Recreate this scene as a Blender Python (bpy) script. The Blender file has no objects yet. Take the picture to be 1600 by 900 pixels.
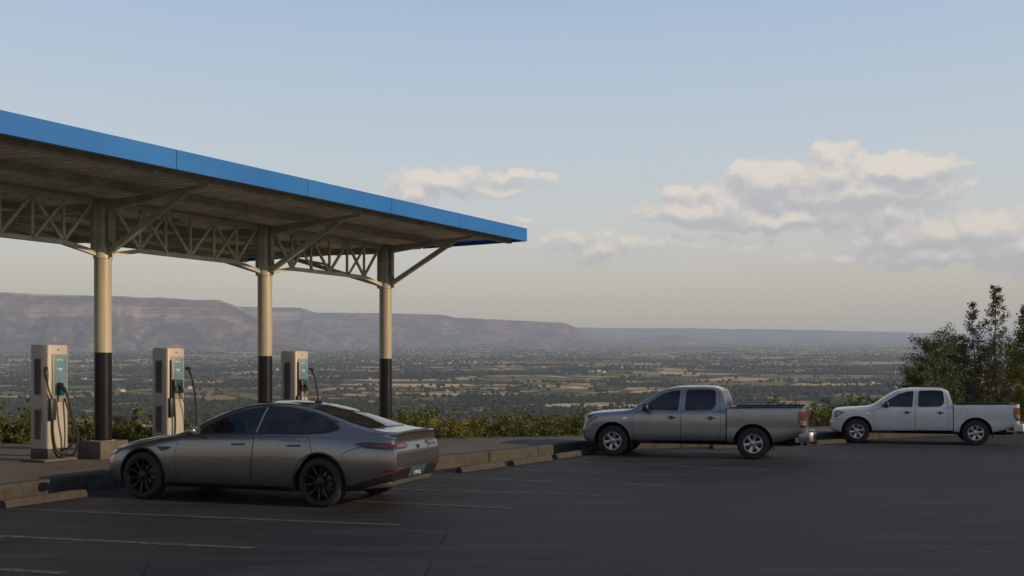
import bpy, bmesh, math, random
import numpy as np
from mathutils import Vector, Matrix
from mathutils.bvhtree import BVHTree

sc = bpy.context.scene
R = math.radians
PI = math.pi
COL = sc.collection

# ---------------------------------------------------------------- camera
EYE = 1.9
cam_d = bpy.data.cameras.new('camera')
cam = bpy.data.objects.new('camera', cam_d)
COL.objects.link(cam)
cam_d.sensor_width = 36.0
cam_d.lens = 35.0
cam_d.shift_y = 138.0 / 1600.0
cam_d.clip_start = 0.1
cam_d.clip_end = 60000
cam.location = (0, 0, EYE)
cam.rotation_euler = (R(90), 0, 0)
sc.camera = cam
sc.render.resolution_x, sc.render.resolution_y = 1024, 576

# ---------------------------------------------------------------- node helpers
class NT:
    def __init__(s, tree):
        s.t = tree; s.n = tree.nodes; s.l = tree.links
    def node(s, typ, **kw):
        n = s.n.new(typ)
        for k, v in kw.items():
            setattr(n, k, v)
        return n
    def put(s, sock, v):
        if v is None: return
        if isinstance(v, bpy.types.NodeSocket): s.l.new(v, sock)
        else: sock.default_value = v
    def m(s, op, a, b=None, c=None, clamp=False):
        n = s.node('ShaderNodeMath', operation=op); n.use_clamp = clamp
        s.put(n.inputs[0], a); s.put(n.inputs[1], b); s.put(n.inputs[2], c)
        return n.outputs[0]
    def v(s, op, a, b=None):
        n = s.node('ShaderNodeVectorMath', operation=op)
        s.put(n.inputs[0], a); s.put(n.inputs[1], b)
        return n.outputs[0]
    def comb(s, x, y, z):
        n = s.node('ShaderNodeCombineXYZ')
        s.put(n.inputs[0], x); s.put(n.inputs[1], y); s.put(n.inputs[2], z)
        return n.outputs[0]
    def sep(s, v):
        n = s.node('ShaderNodeSeparateXYZ'); s.put(n.inputs[0], v); return n.outputs
    def mix(s, f, a, b, mode='MIX'):
        n = s.node('ShaderNodeMix', data_type='RGBA', blend_type=mode)
        s.put(n.inputs[0], f); s.put(n.inputs[6], a); s.put(n.inputs[7], b)
        return n.outputs[2]
    def noise(s, vec, scale, detail=4, rough=0.55, dist=0.0):
        n = s.node('ShaderNodeTexNoise')
        if vec is not None: s.put(n.inputs['Vector'], vec)
        n.inputs['Scale'].default_value = scale; n.inputs['Detail'].default_value = detail
        n.inputs['Roughness'].default_value = rough; n.inputs['Distortion'].default_value = dist
        return n.outputs['Fac']
    def vor(s, vec, scale, feature='F1', rnd=1.0):
        n = s.node('ShaderNodeTexVoronoi', feature=feature)
        s.put(n.inputs['Vector'], vec); n.inputs['Scale'].default_value = scale
        n.inputs['Randomness'].default_value = rnd
        return n.outputs
    def ramp(s, f, stops, interp='LINEAR'):
        n = s.node('ShaderNodeValToRGB'); cr = n.color_ramp; cr.interpolation = interp
        while len(cr.elements) < len(stops): cr.elements.new(0.5)
        for e, (p, c) in zip(cr.elements, stops):
            e.position = p; e.color = (c[0], c[1], c[2], 1) if not isinstance(c, (int, float)) else (c, c, c, 1)
        s.put(n.inputs[0], f); return n.outputs[0]
    def mrange(s, v, a, b, c=0.0, d=1.0, smooth=True):
        n = s.node('ShaderNodeMapRange'); n.interpolation_type = 'SMOOTHSTEP' if smooth else 'LINEAR'
        s.put(n.inputs[0], v)
        for i, q in zip((1, 2, 3, 4), (a, b, c, d)): s.put(n.inputs[i], q)
        return n.outputs[0]

# ---------------------------------------------------------------- sun and sky
SUN_EL, SUN_AZ = R(18.5), R(72.0)          # azimuth measured from straight behind the camera towards the right
sun_dir = Vector((math.sin(SUN_AZ) * math.cos(SUN_EL), -math.cos(SUN_AZ) * math.cos(SUN_EL), math.sin(SUN_EL)))
sd = bpy.data.lights.new('sun', 'SUN'); sun = bpy.data.objects.new('sun', sd); COL.objects.link(sun)
sd.energy = 5.0; sd.angle = R(0.5); sd.color = (1.0, 0.71, 0.42)
sun.rotation_euler = sun_dir.to_track_quat('Z', 'Y').to_euler()
sun.location = (20, -20, 30)

world = bpy.data.worlds.new('World'); sc.world = world; world.use_nodes = True
W = NT(world.node_tree); W.n.clear()
STR = 0.10

def px_az(x): return math.degrees(math.atan((x - 800) / 1555.0))
def px_el(x, y): return math.degrees(math.atan((588 - y) / math.hypot(1555.0, x - 800)))

# cloud puffs in sky angles: centre x, y, radius x, radius y (photo measures), weight
PUFFS = [(1300, 278, 62, 42, 1.0), (1200, 288, 70, 36, 1.0), (1390, 272, 92, 30, 1.0), (1340, 300, 150, 32, .95),
         (1110, 330, 110, 26, .9), (1220, 338, 170, 22, .85), (1070, 335, 62, 17, .9), (1085, 300, 60, 16, .55), (1540, 259, 50, 8, .26),
         (1390, 335, 52, 34, .8), (1440, 365, 120, 34, .8), (1540, 360, 110, 34, .85), (1470, 396, 190, 20, .75), (1640, 385, 130, 40, .8),
         (640, 302, 42, 28, .95), (700, 285, 85, 22, .72), (760, 298, 90, 13, .62), (810, 276, 60, 12, .58), (820, 340, 50, 8, .3),
         (950, 385, 150, 28, .5), (1130, 385, 110, 20, .42), (890, 370, 60, 20, .48), (620, 425, 130, 16, .2)]

def cloud_group():
    g = bpy.data.node_groups.new('cloud_density', 'ShaderNodeTree')
    g.interface.new_socket('Vector', in_out='INPUT', socket_type='NodeSocketVector')
    g.interface.new_socket('Density', in_out='OUTPUT', socket_type='NodeSocketFloat')
    g.interface.new_socket('Shape', in_out='OUTPUT', socket_type='NodeSocketFloat')
    N = NT(g)
    gi = N.node('NodeGroupInput'); go = N.node('NodeGroupOutput')
    uv = gi.outputs[0]
    warp = N.node('ShaderNodeTexNoise'); N.put(warp.inputs['Vector'], uv); warp.inputs['Scale'].default_value = 0.55; warp.inputs['Detail'].default_value = 5
    wv = N.v('MULTIPLY', N.v('SUBTRACT', warp.outputs['Color'], (0.5, 0.5, 0.5)), (3.0, 1.6, 0))
    p = N.v('ADD', uv, wv)
    acc = None
    for (cx, cy, rx, ry, w) in PUFFS:
        k = 0.0368
        q = N.v('MULTIPLY', N.v('SUBTRACT', p, (px_az(cx), px_el(cx, cy), 0)), (1 / (rx * k * 1.4), 1 / (ry * k * 1.5), 0))
        n = N.node('ShaderNodeVectorMath', operation='LENGTH'); N.put(n.inputs[0], q)
        d = N.m('MULTIPLY', N.m('SUBTRACT', 1.0, n.outputs['Value'], clamp=True), w)
        acc = d if acc is None else N.m('SMOOTH_MAX', acc, d, 0.12)
    # the rest of the sky carries the same kind of scattered cloud
    s = N.sep(uv)
    away = N.mrange(N.m('ABSOLUTE', s[0]), 30.0, 42.0)
    band = N.m('MULTIPLY', N.mrange(s[1], 3.0, 8.0), N.mrange(s[1], 22.0, 12.0))
    far = N.m('MULTIPLY', N.mrange(N.noise(N.v('MULTIPLY', uv, (0.05, 0.16, 0)), 1.0, 3), 0.5, 0.72, 0, 0.8), N.m('MULTIPLY', away, band))
    acc = N.m('MAXIMUM', acc, far)
    fine = N.noise(N.v('MULTIPLY', uv, (1.0, 1.7, 0)), 1.0, 9, 0.56)
    vn = N.node('ShaderNodeTexVoronoi', feature='F1')
    N.put(vn.inputs['Vector'], N.v('ADD', N.v('MULTIPLY', uv, (1.0, 1.35, 0)), N.v('MULTIPLY', warp.outputs['Color'], (0.8, 0.8, 0))))
    vn.inputs['Scale'].default_value = 0.9; vn.inputs['Detail'].default_value = 3.0; vn.inputs['Roughness'].default_value = 0.55
    puff = N.m('SUBTRACT', 0.75, vn.outputs['Distance'])
    tot = N.m('ADD', N.m('ADD', N.m('MULTIPLY', acc, 1.45), N.m('MULTIPLY', N.m('SUBTRACT', fine, 0.5), 0.34)), N.m('MULTIPLY', N.m('SUBTRACT', puff, 0.2), 0.40))
    tot = N.m('MULTIPLY', tot, N.mrange(acc, 0.10, 0.22))
    N.put(go.inputs[0], tot)
    N.put(go.inputs[1], N.m('ADD', acc, N.m('ADD', N.m('MULTIPLY', fine, 0.14), N.m('MULTIPLY', puff, 0.24))))
    return g

def build_world():
    tc = W.node('ShaderNodeTexCoord'); d = tc.outputs['Generated']
    dx, dy, dz = W.sep(d)
    az = W.m('MULTIPLY', W.m('ARCTAN2', dx, dy), 180 / PI)
    el = W.m('MULTIPLY', W.m('ARCSINE', dz), 180 / PI)
    sky = W.node('ShaderNodeTexSky', sky_type='NISHITA'); sky.sun_disc = False
    sky.sun_elevation = SUN_EL; sky.sun_rotation = R(180) - SUN_AZ
    sky.air_density = 1.0; sky.dust_density = 1.2; sky.ozone_density = 1.6; sky.altitude = 200
    base = W.mix(1.0, sky.outputs[0], (1.0, 1.0, 1.0, 1), 'MULTIPLY')
    # thin high veil and the warm low haze band of the evening, the same all the way round
    veil = W.ramp(W.mrange(el, 0.0, 40.0, smooth=False), [(0.0, (6.6, 4.8, 2.0)), (0.06, (6.8, 5.3, 2.9)), (0.13, (7.4, 6.5, 4.8)), (0.21, (7.4, 7.4, 6.8)), (0.31, (6.3, 7.1, 7.6)), (0.5, (4.6, 6.0, 7.9)), (0.62, (2.9, 3.9, 5.9)), (1.0, (1.4, 2.2, 3.9))])
    vf = W.ramp(W.mrange(el, 0.0, 60.0, smooth=False), [(0.0, 0.92), (0.35, 0.85), (1.0, 0.5)])
    base = W.mix(vf, base, veil)
    g = cloud_group()
    uv = W.comb(az, el, 0)
    a = W.node('ShaderNodeGroup'); a.node_tree = g; W.put(a.inputs[0], uv)
    b = W.node('ShaderNodeGroup'); b.node_tree = g; W.put(b.inputs[0], W.v('ADD', uv, (0.12, 0.62, 0)))
    dens = a.outputs[0]
    alpha = W.m('MULTIPLY', W.mrange(dens, 0.0, 0.36), 0.88)
    lit = W.mrange(W.m('SUBTRACT', a.outputs[1], b.outputs[1]), -0.24, 0.36)
    grey = W.mix(W.mrange(el, 4.0, 13.0), (5.6, 5.2, 5.0, 1), (5.4, 5.4, 5.8, 1))
    mid = W.mix(W.mrange(lit, 0.0, 0.5, smooth=False), grey, (6.9, 6.5, 6.2, 1))
    ccol = W.mix(W.mrange(lit, 0.5, 1.0, smooth=False), mid, (9.0, 8.0, 6.7, 1))
    out = W.mix(alpha, base, ccol)
    bg = W.node('ShaderNodeBackground'); W.put(bg.inputs[0], out); bg.inputs[1].default_value = STR
    o = W.node('ShaderNodeOutputWorld'); W.put(o.inputs[0], bg.outputs[0])
build_world()

sc.view_settings.view_transform = 'Standard'
sc.view_settings.look = 'None'
sc.view_settings.exposure = 0.0
sc.view_settings.gamma = 1.0
sc.render.engine = 'CYCLES'
sc.cycles.max_bounces = 6
sc.cycles.volume_bounces = 1
sc.cycles.use_denoising = True
sc.cycles.volume_step_rate = 1.0

# ---------------------------------------------------------------- materials
MATS = {}
def mat(name, col=(0.5, 0.5, 0.5), rough=0.6, metal=0.0, coat=0.0, spec=None, build=None):
    m = bpy.data.materials.new(name); m.use_nodes = True
    N = NT(m.node_tree); b = m.node_tree.nodes['Principled BSDF']
    b.inputs['Base Color'].default_value = (*col, 1); b.inputs['Roughness'].default_value = rough
    b.inputs['Metallic'].default_value = metal; b.inputs['Coat Weight'].default_value = coat
    b.inputs['Coat Roughness'].default_value = 0.06
    if spec is not None: b.inputs['Specular IOR Level'].default_value = spec
    if build: build(N, b)
    MATS[name] = m
    return m
def bump(N, b, h, strength=0.3, dist=0.01):
    n = N.node('ShaderNodeBump'); n.inputs['Strength'].default_value = strength; n.inputs['Distance'].default_value = dist
    N.put(n.inputs['Height'], h); N.put(b.inputs['Normal'], n.outputs[0])
def vary(scale, amt, rough_amt=0.1, bstr=0.0, bdist=0.01, bscale=None, coords='Object'):
    def f(N, b):
        tc = N.node('ShaderNodeTexCoord'); v = tc.outputs[coords]
        col = tuple(b.inputs['Base Color'].default_value); r = b.inputs['Roughness'].default_value
        n1 = N.noise(v, scale, 6)
        dark = tuple(c * (1 - amt) for c in col[:3]) + (1,); lite = tuple(min(1, c * (1 + amt)) for c in col[:3]) + (1,)
        N.put(b.inputs['Base Color'], N.mix(N.mrange(n1, 0.3, 0.7), dark, lite))
        N.put(b.inputs['Roughness'], N.mrange(N.noise(v, scale * 3, 4), 0.3, 0.7, max(0, r - rough_amt), min(1, r + rough_amt)))
        if bstr: bump(N, b, N.noise(v, bscale or scale * 8, 5), bstr, bdist)
    return f

def asphalt_b(N, b):
    v = N.node('ShaderNodeNewGeometry').outputs['Position']
    big = N.noise(v, 0.22, 5, 0.6, 0.6); mid = N.noise(v, 1.7, 5, 0.6); grit = N.noise(v, 32, 4, 0.75)
    streak = N.noise(N.v('MULTIPLY', v, (0.25, 1.4, 1)), 0.9, 5, 0.6, 1.2)
    f = N.m('ADD', N.m('MULTIPLY', big, 0.45), N.m('ADD', N.m('MULTIPLY', mid, 0.2), N.m('MULTIPLY', streak, 0.35)))
    c = N.ramp(f, [(0.34, (0.009, 0.010, 0.014)), (0.46, (0.016, 0.017, 0.023)), (0.56, (0.025, 0.026, 0.033)), (0.68, (0.040, 0.041, 0.047))])
    c = N.mix(N.mrange(grit, 0.40, 0.70, 0, 0.6), c, (0.052, 0.052, 0.056, 1))
    c = N.mix(N.mrange(N.noise(v, 9.0, 5, 0.7), 0.42, 0.30, 0, 0.5), c, (0.010, 0.010, 0.011, 1))
    pv = N.vor(N.v('MULTIPLY', v, (0.10, 0.16, 0)), 1.0, rnd=0.9); pc = N.sep(pv[1])[0]
    c = N.mix(N.mrange(pc, 0.62, 0.63, 0, 0.30), c, (0.014, 0.014, 0.016, 1))
    tyre = N.mrange(N.noise(N.v('MULTIPLY', v, (0.35, 2.6, 0)), 1.1, 5, 0.6, 0.8), 0.48, 0.66)
    c = N.mix(N.m('MULTIPLY', tyre, 0.35), c, (0.052, 0.052, 0.056, 1))
    # oil drips in the stalls and sealed cracks
    oil = N.mrange(N.noise(v, 0.75, 4, 0.6), 0.62, 0.70)
    c = N.mix(N.m('MULTIPLY', oil, 0.55), c, (0.012, 0.012, 0.013, 1))
    cr = N.vor(N.v('ADD', v, N.v('MULTIPLY', N.node('ShaderNodeTexNoise').outputs['Color'], (0.9, 0.9, 0))), 0.22, 'DISTANCE_TO_EDGE')[0]
    crack = N.m('MULTIPLY', N.mrange(cr, 0.006, 0.0, 0, 1), N.mrange(N.noise(v, 0.4, 2), 0.45, 0.6))
    c = N.mix(N.m('MULTIPLY', crack, 0.7), c, (0.010, 0.010, 0.011, 1))
    N.put(b.inputs['Base Color'], c)
    N.put(b.inputs['Roughness'], N.mrange(f, 0.3, 0.7, 0.62, 0.88))
    bump(N, b, N.m('SUBTRACT', N.m('ADD', grit, N.m('MULTIPLY', mid, 0.6)), N.m('MULTIPLY', crack, 1.5)), 0.5, 0.008)
M_asph = mat('asphalt', rough=0.8, spec=0.18, build=asphalt_b)

def concrete_b(base, stain=0.5):
    def f(N, b):
        v = N.node('ShaderNodeNewGeometry').outputs['Position']
        n1 = N.noise(v, 0.6, 6, 0.6, 0.5); n2 = N.noise(v, 5, 5, 0.65); n3 = N.noise(v, 70, 3, 0.7)
        f_ = N.m('ADD', N.m('MULTIPLY', n1, 0.5), N.m('MULTIPLY', n2, 0.5))
        lo = tuple(x * (1 - stain) for x in base); hi = tuple(x * (1 + stain * 0.5) for x in base)
        c = N.ramp(f_, [(0.33, lo), (0.5, base), (0.68, hi)])
        ver = N.noise(N.v('MULTIPLY', v, (3.0, 3.0, 0.25)), 1.6, 5, 0.6)
        c = N.mix(N.mrange(ver, 0.52, 0.72, 0, 0.45), c, (base[0] * .4, base[1] * .38, base[2] * .35, 1))
        c = N.mix(N.mrange(n3, 0.4, 0.8, 0, 0.3), c, (base[0] * .6, base[1] * .6, base[2] * .6, 1))
        N.put(b.inputs['Base Color'], c)
        bump(N, b, N.m('ADD', n2, N.m('MULTIPLY', n3, 0.5)), 0.35, 0.012)
    return f
M_pave = mat('pavement_concrete', rough=0.85, spec=0.25, build=concrete_b((0.105, 0.097, 0.086), 0.35))
M_kerb = mat('kerb_concrete', rough=0.9, spec=0.2, build=concrete_b((0.058, 0.055, 0.050), 0.6))
M_stop = mat('wheel_stop_concrete', rough=0.9, spec=0.2, build=concrete_b((0.050, 0.048, 0.044), 0.5))
M_ped = mat('footing_concrete', rough=0.88, spec=0.2, build=concrete_b((0.11, 0.10, 0.085), 0.3))
def line_b(N, b):
    v = N.node('ShaderNodeNewGeometry').outputs['Position']
    w = N.mrange(N.noise(v, 9, 6, 0.7), 0.34, 0.66, 0.0, 0.75)
    w2 = N.mrange(N.noise(v, 0.7, 3, 0.6), 0.25, 0.85)
    c = N.mix(N.m('MULTIPLY', w, N.m('ADD', 0.4, N.m('MULTIPLY', w2, 0.6))), (0.03, 0.03, 0.032, 1), (0.20, 0.197, 0.19, 1))
    N.put(b.inputs['Base Color'], c)
M_line = mat('worn_white_paint', rough=0.8, spec=0.2, build=line_b)

def blue_b(N, b):
    v = N.node('ShaderNodeNewGeometry').outputs['Position']
    n = N.noise(v, 0.5, 5, 0.6); st = N.noise(N.v('MULTIPLY', v, (5, 5, 0.4)), 1.5, 6, 0.65)
    c = N.mix(N.mrange(n, 0.3, 0.7), (0.008, 0.115, 0.40, 1), (0.014, 0.145, 0.45, 1))
    c = N.mix(N.mrange(st, 0.55, 0.75, 0, 0.3), c, (0.05, 0.13, 0.30, 1))
    N.put(b.inputs['Base Color'], c)
M_blue = mat('blue_fascia_paint', rough=0.6, spec=0.2, build=blue_b)
M_steel = mat('grey_green_steel_paint', (0.36, 0.37, 0.32), 0.4, build=vary(3, 0.2, 0.1))
M_steel2 = mat('grey_steel_paint_dark', (0.27, 0.28, 0.24), 0.45, build=vary(3, 0.2, 0.1))
def roof_b(N, b):
    v = N.node('ShaderNodeTexCoord').outputs['Object']
    n = N.noise(N.v('MULTIPLY', v, (0.5, 3.0, 1)), 1.3, 6, 0.65, 0.8)
    c = N.ramp(n, [(0.32, (0.50, 0.49, 0.46)), (0.5, (0.76, 0.75, 0.72)), (0.68, (0.86, 0.86, 0.84))])
    N.put(b.inputs['Base Color'], c)
M_roof = mat('galvanised_roof_sheet', rough=0.42, metal=0.25, build=roof_b)
def cream_b(N, b):
    v = N.node('ShaderNodeNewGeometry').outputs['Position']
    n = N.noise(N.v('MULTIPLY', v, (4, 4, 0.5)), 1.4, 5, 0.6)
    N.put(b.inputs['Base Color'], N.mix(N.mrange(n, 0.3, 0.7), (0.29, 0.265, 0.20, 1), (0.36, 0.33, 0.26, 1)))
M_cream = mat('cream_column_paint', rough=0.4, build=cream_b)
M_blackcol = mat('black_column_paint', (0.005, 0.006, 0.009), 0.3, spec=0.3, build=vary(1.2, 0.15, 0.03))
M_white = mat('white_charger_shell', (0.34, 0.325, 0.30), 0.45, build=vary(1.5, 0.08, 0.08))
M_whiteside = mat('charger_side_shell', (0.3, 0.29, 0.28), 0.5, build=vary(1.5, 0.10, 0.08))
M_bezel = mat('charger_bezel', (0.20, 0.19, 0.17), 0.4)
M_vent = mat('vent_dark', (0.02, 0.02, 0.02), 0.7)
M_slat = mat('vent_slat', (0.20, 0.195, 0.19), 0.5)
def screen_b(N, b):
    v = N.node('ShaderNodeTexCoord').outputs['Object']
    n = N.noise(v, 5, 3)
    N.put(b.inputs['Base Color'], N.mix(N.mrange(n, 0.3, 0.7), (0.085, 0.17, 0.23, 1), (0.12, 0.22, 0.28, 1)))
M_screen = mat('cyan_screen_print', rough=0.25, build=screen_b)
M_screen_dark = mat('dark_teal_glass', (0.01, 0.05, 0.06), 0.15)
M_mark = mat('pale_screen_mark', (0.45, 0.50, 0.48), 0.5)
M_rubber = mat('black_rubber', (0.012, 0.012, 0.013), 0.55, build=vary(8, 0.3, 0.1))
M_plast = mat('black_plastic', (0.016, 0.016, 0.018), 0.45)
M_plinth = mat('dark_plinth', (0.022, 0.022, 0.026), 0.6)

def paint(name, col, metal, rough):
    def f(N, b):
        v = N.node('ShaderNodeTexCoord').outputs['Object']
        n = N.noise(v, 2.2, 5, 0.6); fl = N.noise(v, 900, 2)
        dust = N.noise(N.v('MULTIPLY', v, (1, 1, 2.5)), 6, 5, 0.65)
        zz = N.sep(v)[2]
        low = N.m('MULTIPLY', N.mrange(zz, 0.9, 0.2, 0, 1), N.mrange(dust, 0.1, 0.9, 0.3, 1.0))
        c = N.mix(N.mrange(n, 0.3, 0.7), (*[x * .93 for x in col], 1), (*[min(1, x * 1.06) for x in col], 1))
        c = N.mix(N.mrange(fl, 0.4, 0.7, 0, 0.18), c, (*[min(1, x * 1.5) for x in col], 1))
        c = N.mix(N.m('MULTIPLY', low, 0.25), c, (0.09, 0.08, 0.065, 1))
        N.put(b.inputs['Base Color'], c)
        N.put(b.inputs['Roughness'], N.m('ADD', rough, N.m('MULTIPLY', low, 0.15)))
        N.put(b.inputs['Coat Weight'], N.m('SUBTRACT', 0.8, N.m('MULTIPLY', low, 0.5)))
    return mat(name, col, rough, metal, 0.8, build=f)
M_pgrey = paint('sedan_gunmetal_paint', (0.15, 0.152, 0.162), 0.8, 0.24)
M_psilver = paint('pickup_silver_paint', (0.20, 0.207, 0.225), 0.7, 0.32)
M_pwhite = paint('pickup_white_paint', (0.45, 0.455, 0.47), 0.0, 0.38)
def glass_b(N, b):
    v = N.node('ShaderNodeTexCoord').outputs['Object']
    N.put(b.inputs['Base Color'], N.mix(N.mrange(N.noise(v, 2.5, 3), 0.4, 0.6), (0.006, 0.008, 0.010, 1), (0.016, 0.018, 0.020, 1)))
M_glass = mat('tinted_window_glass', rough=0.03, spec=0.45, build=glass_b)
M_arch = mat('wheel_arch_liner', (0.008, 0.008, 0.009), 0.9)
M_gap = mat('panel_gap_black', (0.006, 0.006, 0.007), 0.7)
M_trim = mat('black_trim', (0.014, 0.014, 0.016), 0.35)
M_tyre = mat('tyre_rubber', (0.016, 0.016, 0.017), 0.8, build=vary(20, 0.35, 0.1, 0.3, 0.004))
M_rimd = mat('dark_alloy', (0.022, 0.022, 0.025), 0.3, 0.6)
M_rims = mat('silver_alloy', (0.34, 0.34, 0.36), 0.32, 0.8)
M_chrome = mat('chrome', (0.5, 0.5, 0.52), 0.12, 1.0)
M_red = mat('red_lamp_lens', (0.12, 0.006, 0.008), 0.15, coat=0.6)
M_dred = mat('smoked_red_lens', (0.06, 0.006, 0.010), 0.12, coat=0.6)
M_clear = mat('clear_lamp_lens', (0.22, 0.24, 0.26), 0.12, 0.3, 0.6)
M_amber = mat('amber_lens', (0.45, 0.14, 0.01), 0.2)
M_plate = mat('blue_number_plate', (0.03, 0.07, 0.11), 0.4)
M_bump = mat('grey_bumper_plastic', (0.07, 0.07, 0.075), 0.45)
M_platetext = mat('plate_lettering', (0.55, 0.6, 0.6), 0.5)

def leaf_b(cols, trans=0.35):
    def f(N, b):
        g = N.node('ShaderNodeNewGeometry'); oi = N.node('ShaderNodeObjectInfo')
        r = g.outputs['Random Per Island']
        c = N.ramp(r, [(i / (len(cols) - 1), x) for i, x in enumerate(cols)])
        nz = N.noise(g.outputs['Position'], 1.3, 3)
        c = N.mix(N.mrange(nz, 0.35, 0.65, 0.0, 0.5), c, cols[-1] + (1,))
        hs = N.node('ShaderNodeHueSaturation'); N.put(hs.inputs['Color'], c)
        N.put(hs.inputs['Value'], N.mrange(oi.outputs['Random'], 0, 1, 0.7, 1.25, False))
        N.put(hs.inputs['Hue'], N.mrange(oi.outputs['Random'], 0, 1, 0.485, 0.515, False))
        N.put(b.inputs['Base Color'], hs.outputs[0])
        t = N.node('ShaderNodeBsdfTranslucent'); N.put(t.inputs[0], hs.outputs[0])
        mx = N.node('ShaderNodeMixShader'); mx.inputs[0].default_value = trans
        N.l.new(b.outputs[0], mx.inputs[1]); N.l.new(t.outputs[0], mx.inputs[2])
        out = [n for n in N.n if n.type == 'OUTPUT_MATERIAL'][0]
        N.l.new(mx.outputs[0], out.inputs[0])
    return f
M_leaf = mat('shrub_leaf', rough=0.6, build=leaf_b([(0.026, 0.042, 0.008), (0.065, 0.088, 0.013), (0.13, 0.14, 0.02), (0.075, 0.092, 0.014)]))
M_leafy = mat('yellow_green_leaf', rough=0.6, build=leaf_b([(0.05, 0.07, 0.012), (0.10, 0.11, 0.014), (0.20, 0.17, 0.015), (0.08, 0.09, 0.014)]))
M_flower = mat('yellow_flower', rough=0.6, build=leaf_b([(0.22, 0.17, 0.01), (0.34, 0.25, 0.012), (0.18, 0.15, 0.012)]))
M_leafd = mat('dark_tree_leaf', rough=0.55, build=leaf_b([(0.024, 0.04, 0.009), (0.052, 0.07, 0.014), (0.10, 0.11, 0.02), (0.045, 0.06, 0.012)]))
M_leafr = mat('sparse_tree_leaf', rough=0.6, build=leaf_b([(0.045, 0.055, 0.018), (0.08, 0.085, 0.025), (0.06, 0.045, 0.018), (0.055, 0.065, 0.02)]))
M_dry = mat('dry_stem', (0.12, 0.09, 0.06), 0.9)
M_bark = mat('bark', (0.085, 0.065, 0.05), 0.9, build=vary(12, 0.35, 0.05, 0.5, 0.02))

def plain_b(N, b):
    v = N.node('ShaderNodeNewGeometry').outputs['Position']
    wn = N.node('ShaderNodeTexNoise'); N.put(wn.inputs['Vector'], v); wn.inputs['Scale'].default_value = 0.0022; wn.inputs['Detail'].default_value = 3
    vw = N.v('ADD', v, N.v('MULTIPLY', N.v('SUBTRACT', wn.outputs['Color'], (.5, .5, .5)), (260, 260, 0)))
    vw = N.v('MULTIPLY', vw, (1.0, 1.0, 0.0))
    cell = N.vor(N.v('MULTIPLY', vw, (0.0042, 0.0062, 0)), 1.0, rnd=0.85)
    cc = N.sep(cell[1])
    cell2 = N.vor(N.v('MULTIPLY', vw, (0.011, 0.019, 0)), 1.0, rnd=0.9)
    c2 = N.sep(cell2[1])
    fields = N.ramp(cc[0], [(0.0, (0.06, 0.065, 0.022)), (0.18, (0.13, 0.13, 0.04)), (0.34, (0.26, 0.19, 0.09)), (0.5, (0.15, 0.16, 0.045)), (0.62, (0.48, 0.35, 0.18)), (0.78, (0.28, 0.17, 0.09)), (0.9, (0.55, 0.42, 0.24))], 'CONSTANT')
    strips = N.ramp(c2[0], [(0.0, (0.06, 0.065, 0.022)), (0.3, (0.17, 0.14, 0.06)), (0.55, (0.42, 0.30, 0.15)), (0.78, (0.12, 0.13, 0.04)), (0.9, (0.55, 0.44, 0.28))], 'CONSTANT')
    c = N.mix(N.mrange(cc[1], 0.35, 0.4), fields, strips)
    scrub = N.mrange(N.noise(N.v('MULTIPLY', v, (1, 1.5, 0)), 0.0016, 5, 0.62, 0.5), 0.53, 0.60)
    sn = N.ramp(N.noise(v, 0.02, 5, 0.7), [(0.35, (0.018, 0.024, 0.012)), (0.55, (0.034, 0.040, 0.018)), (0.7, (0.07, 0.062, 0.035))])
    c = N.mix(scrub, c, sn)
    edge = N.vor(N.v('MULTIPLY', vw, (0.0042, 0.0062, 0)), 1.0, 'DISTANCE_TO_EDGE', 0.85)[0]
    c = N.mix(N.mrange(edge, 0.06, 0.02, 0, 0.85), c, (0.022, 0.028, 0.014, 1))
    c = N.mix(N.mrange(N.noise(v, 0.05, 5, 0.7), 0.5, 0.62, 0, 0.55), c, (0.03, 0.034, 0.017, 1))
    N.put(b.inputs['Base Color'], c)
M_plain = mat('valley_fields', rough=1.0, spec=0.0, build=plain_b)
def hill_b(N, b):
    g = N.node('ShaderNodeNewGeometry'); v = g.outputs['Position']
    n = N.noise(v, 0.0035, 6, 0.65); n2 = N.noise(v, 0.018, 5, 0.7)
    c = N.ramp(n, [(0.35, (0.05, 0.055, 0.032)), (0.5, (0.14, 0.10, 0.07)), (0.65, (0.30, 0.20, 0.14))])
    c = N.mix(N.mrange(n2, 0.45, 0.6, 0, 0.7), c, (0.035, 0.042, 0.024, 1))
    nz = N.sep(g.outputs['True Normal'])[2]
    strat = N.noise(N.v('MULTIPLY', v, (0.001, 0.001, 0.06)), 1.0, 4)
    cliff = N.mix(N.mrange(strat, 0.42, 0.58), (0.18, 0.12, 0.09, 1), (0.46, 0.34, 0.26, 1))
    c = N.mix(N.mrange(nz, 0.86, 0.72, 0, 0.85), c, cliff)
    N.put(b.inputs['Base Color'], c)
M_hill = mat('escarpment_slopes', rough=1.0, spec=0.0, build=hill_b)
M_slope = mat('scrub_slope', (0.035, 0.042, 0.018), 1.0, spec=0.0, build=vary(0.6, 0.5, 0.0))
M_fartree = mat('far_tree_crowns', rough=1.0, spec=0.0, build=leaf_b([(0.014, 0.022, 0.010), (0.026, 0.036, 0.014), (0.045, 0.052, 0.02), (0.02, 0.028, 0.012)], 0.0))
M_hw = [mat('house_wall_white', (0.38, 0.35, 0.31), 0.8), mat('house_wall_tan', (0.42, 0.34, 0.26), 0.85)]
M_hr = [mat('roof_metal_pale', (0.32, 0.32, 0.32), 0.6), mat('roof_tile_red', (0.28, 0.12, 0.08), 0.8), mat('roof_grey', (0.22, 0.22, 0.23), 0.7)]

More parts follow.
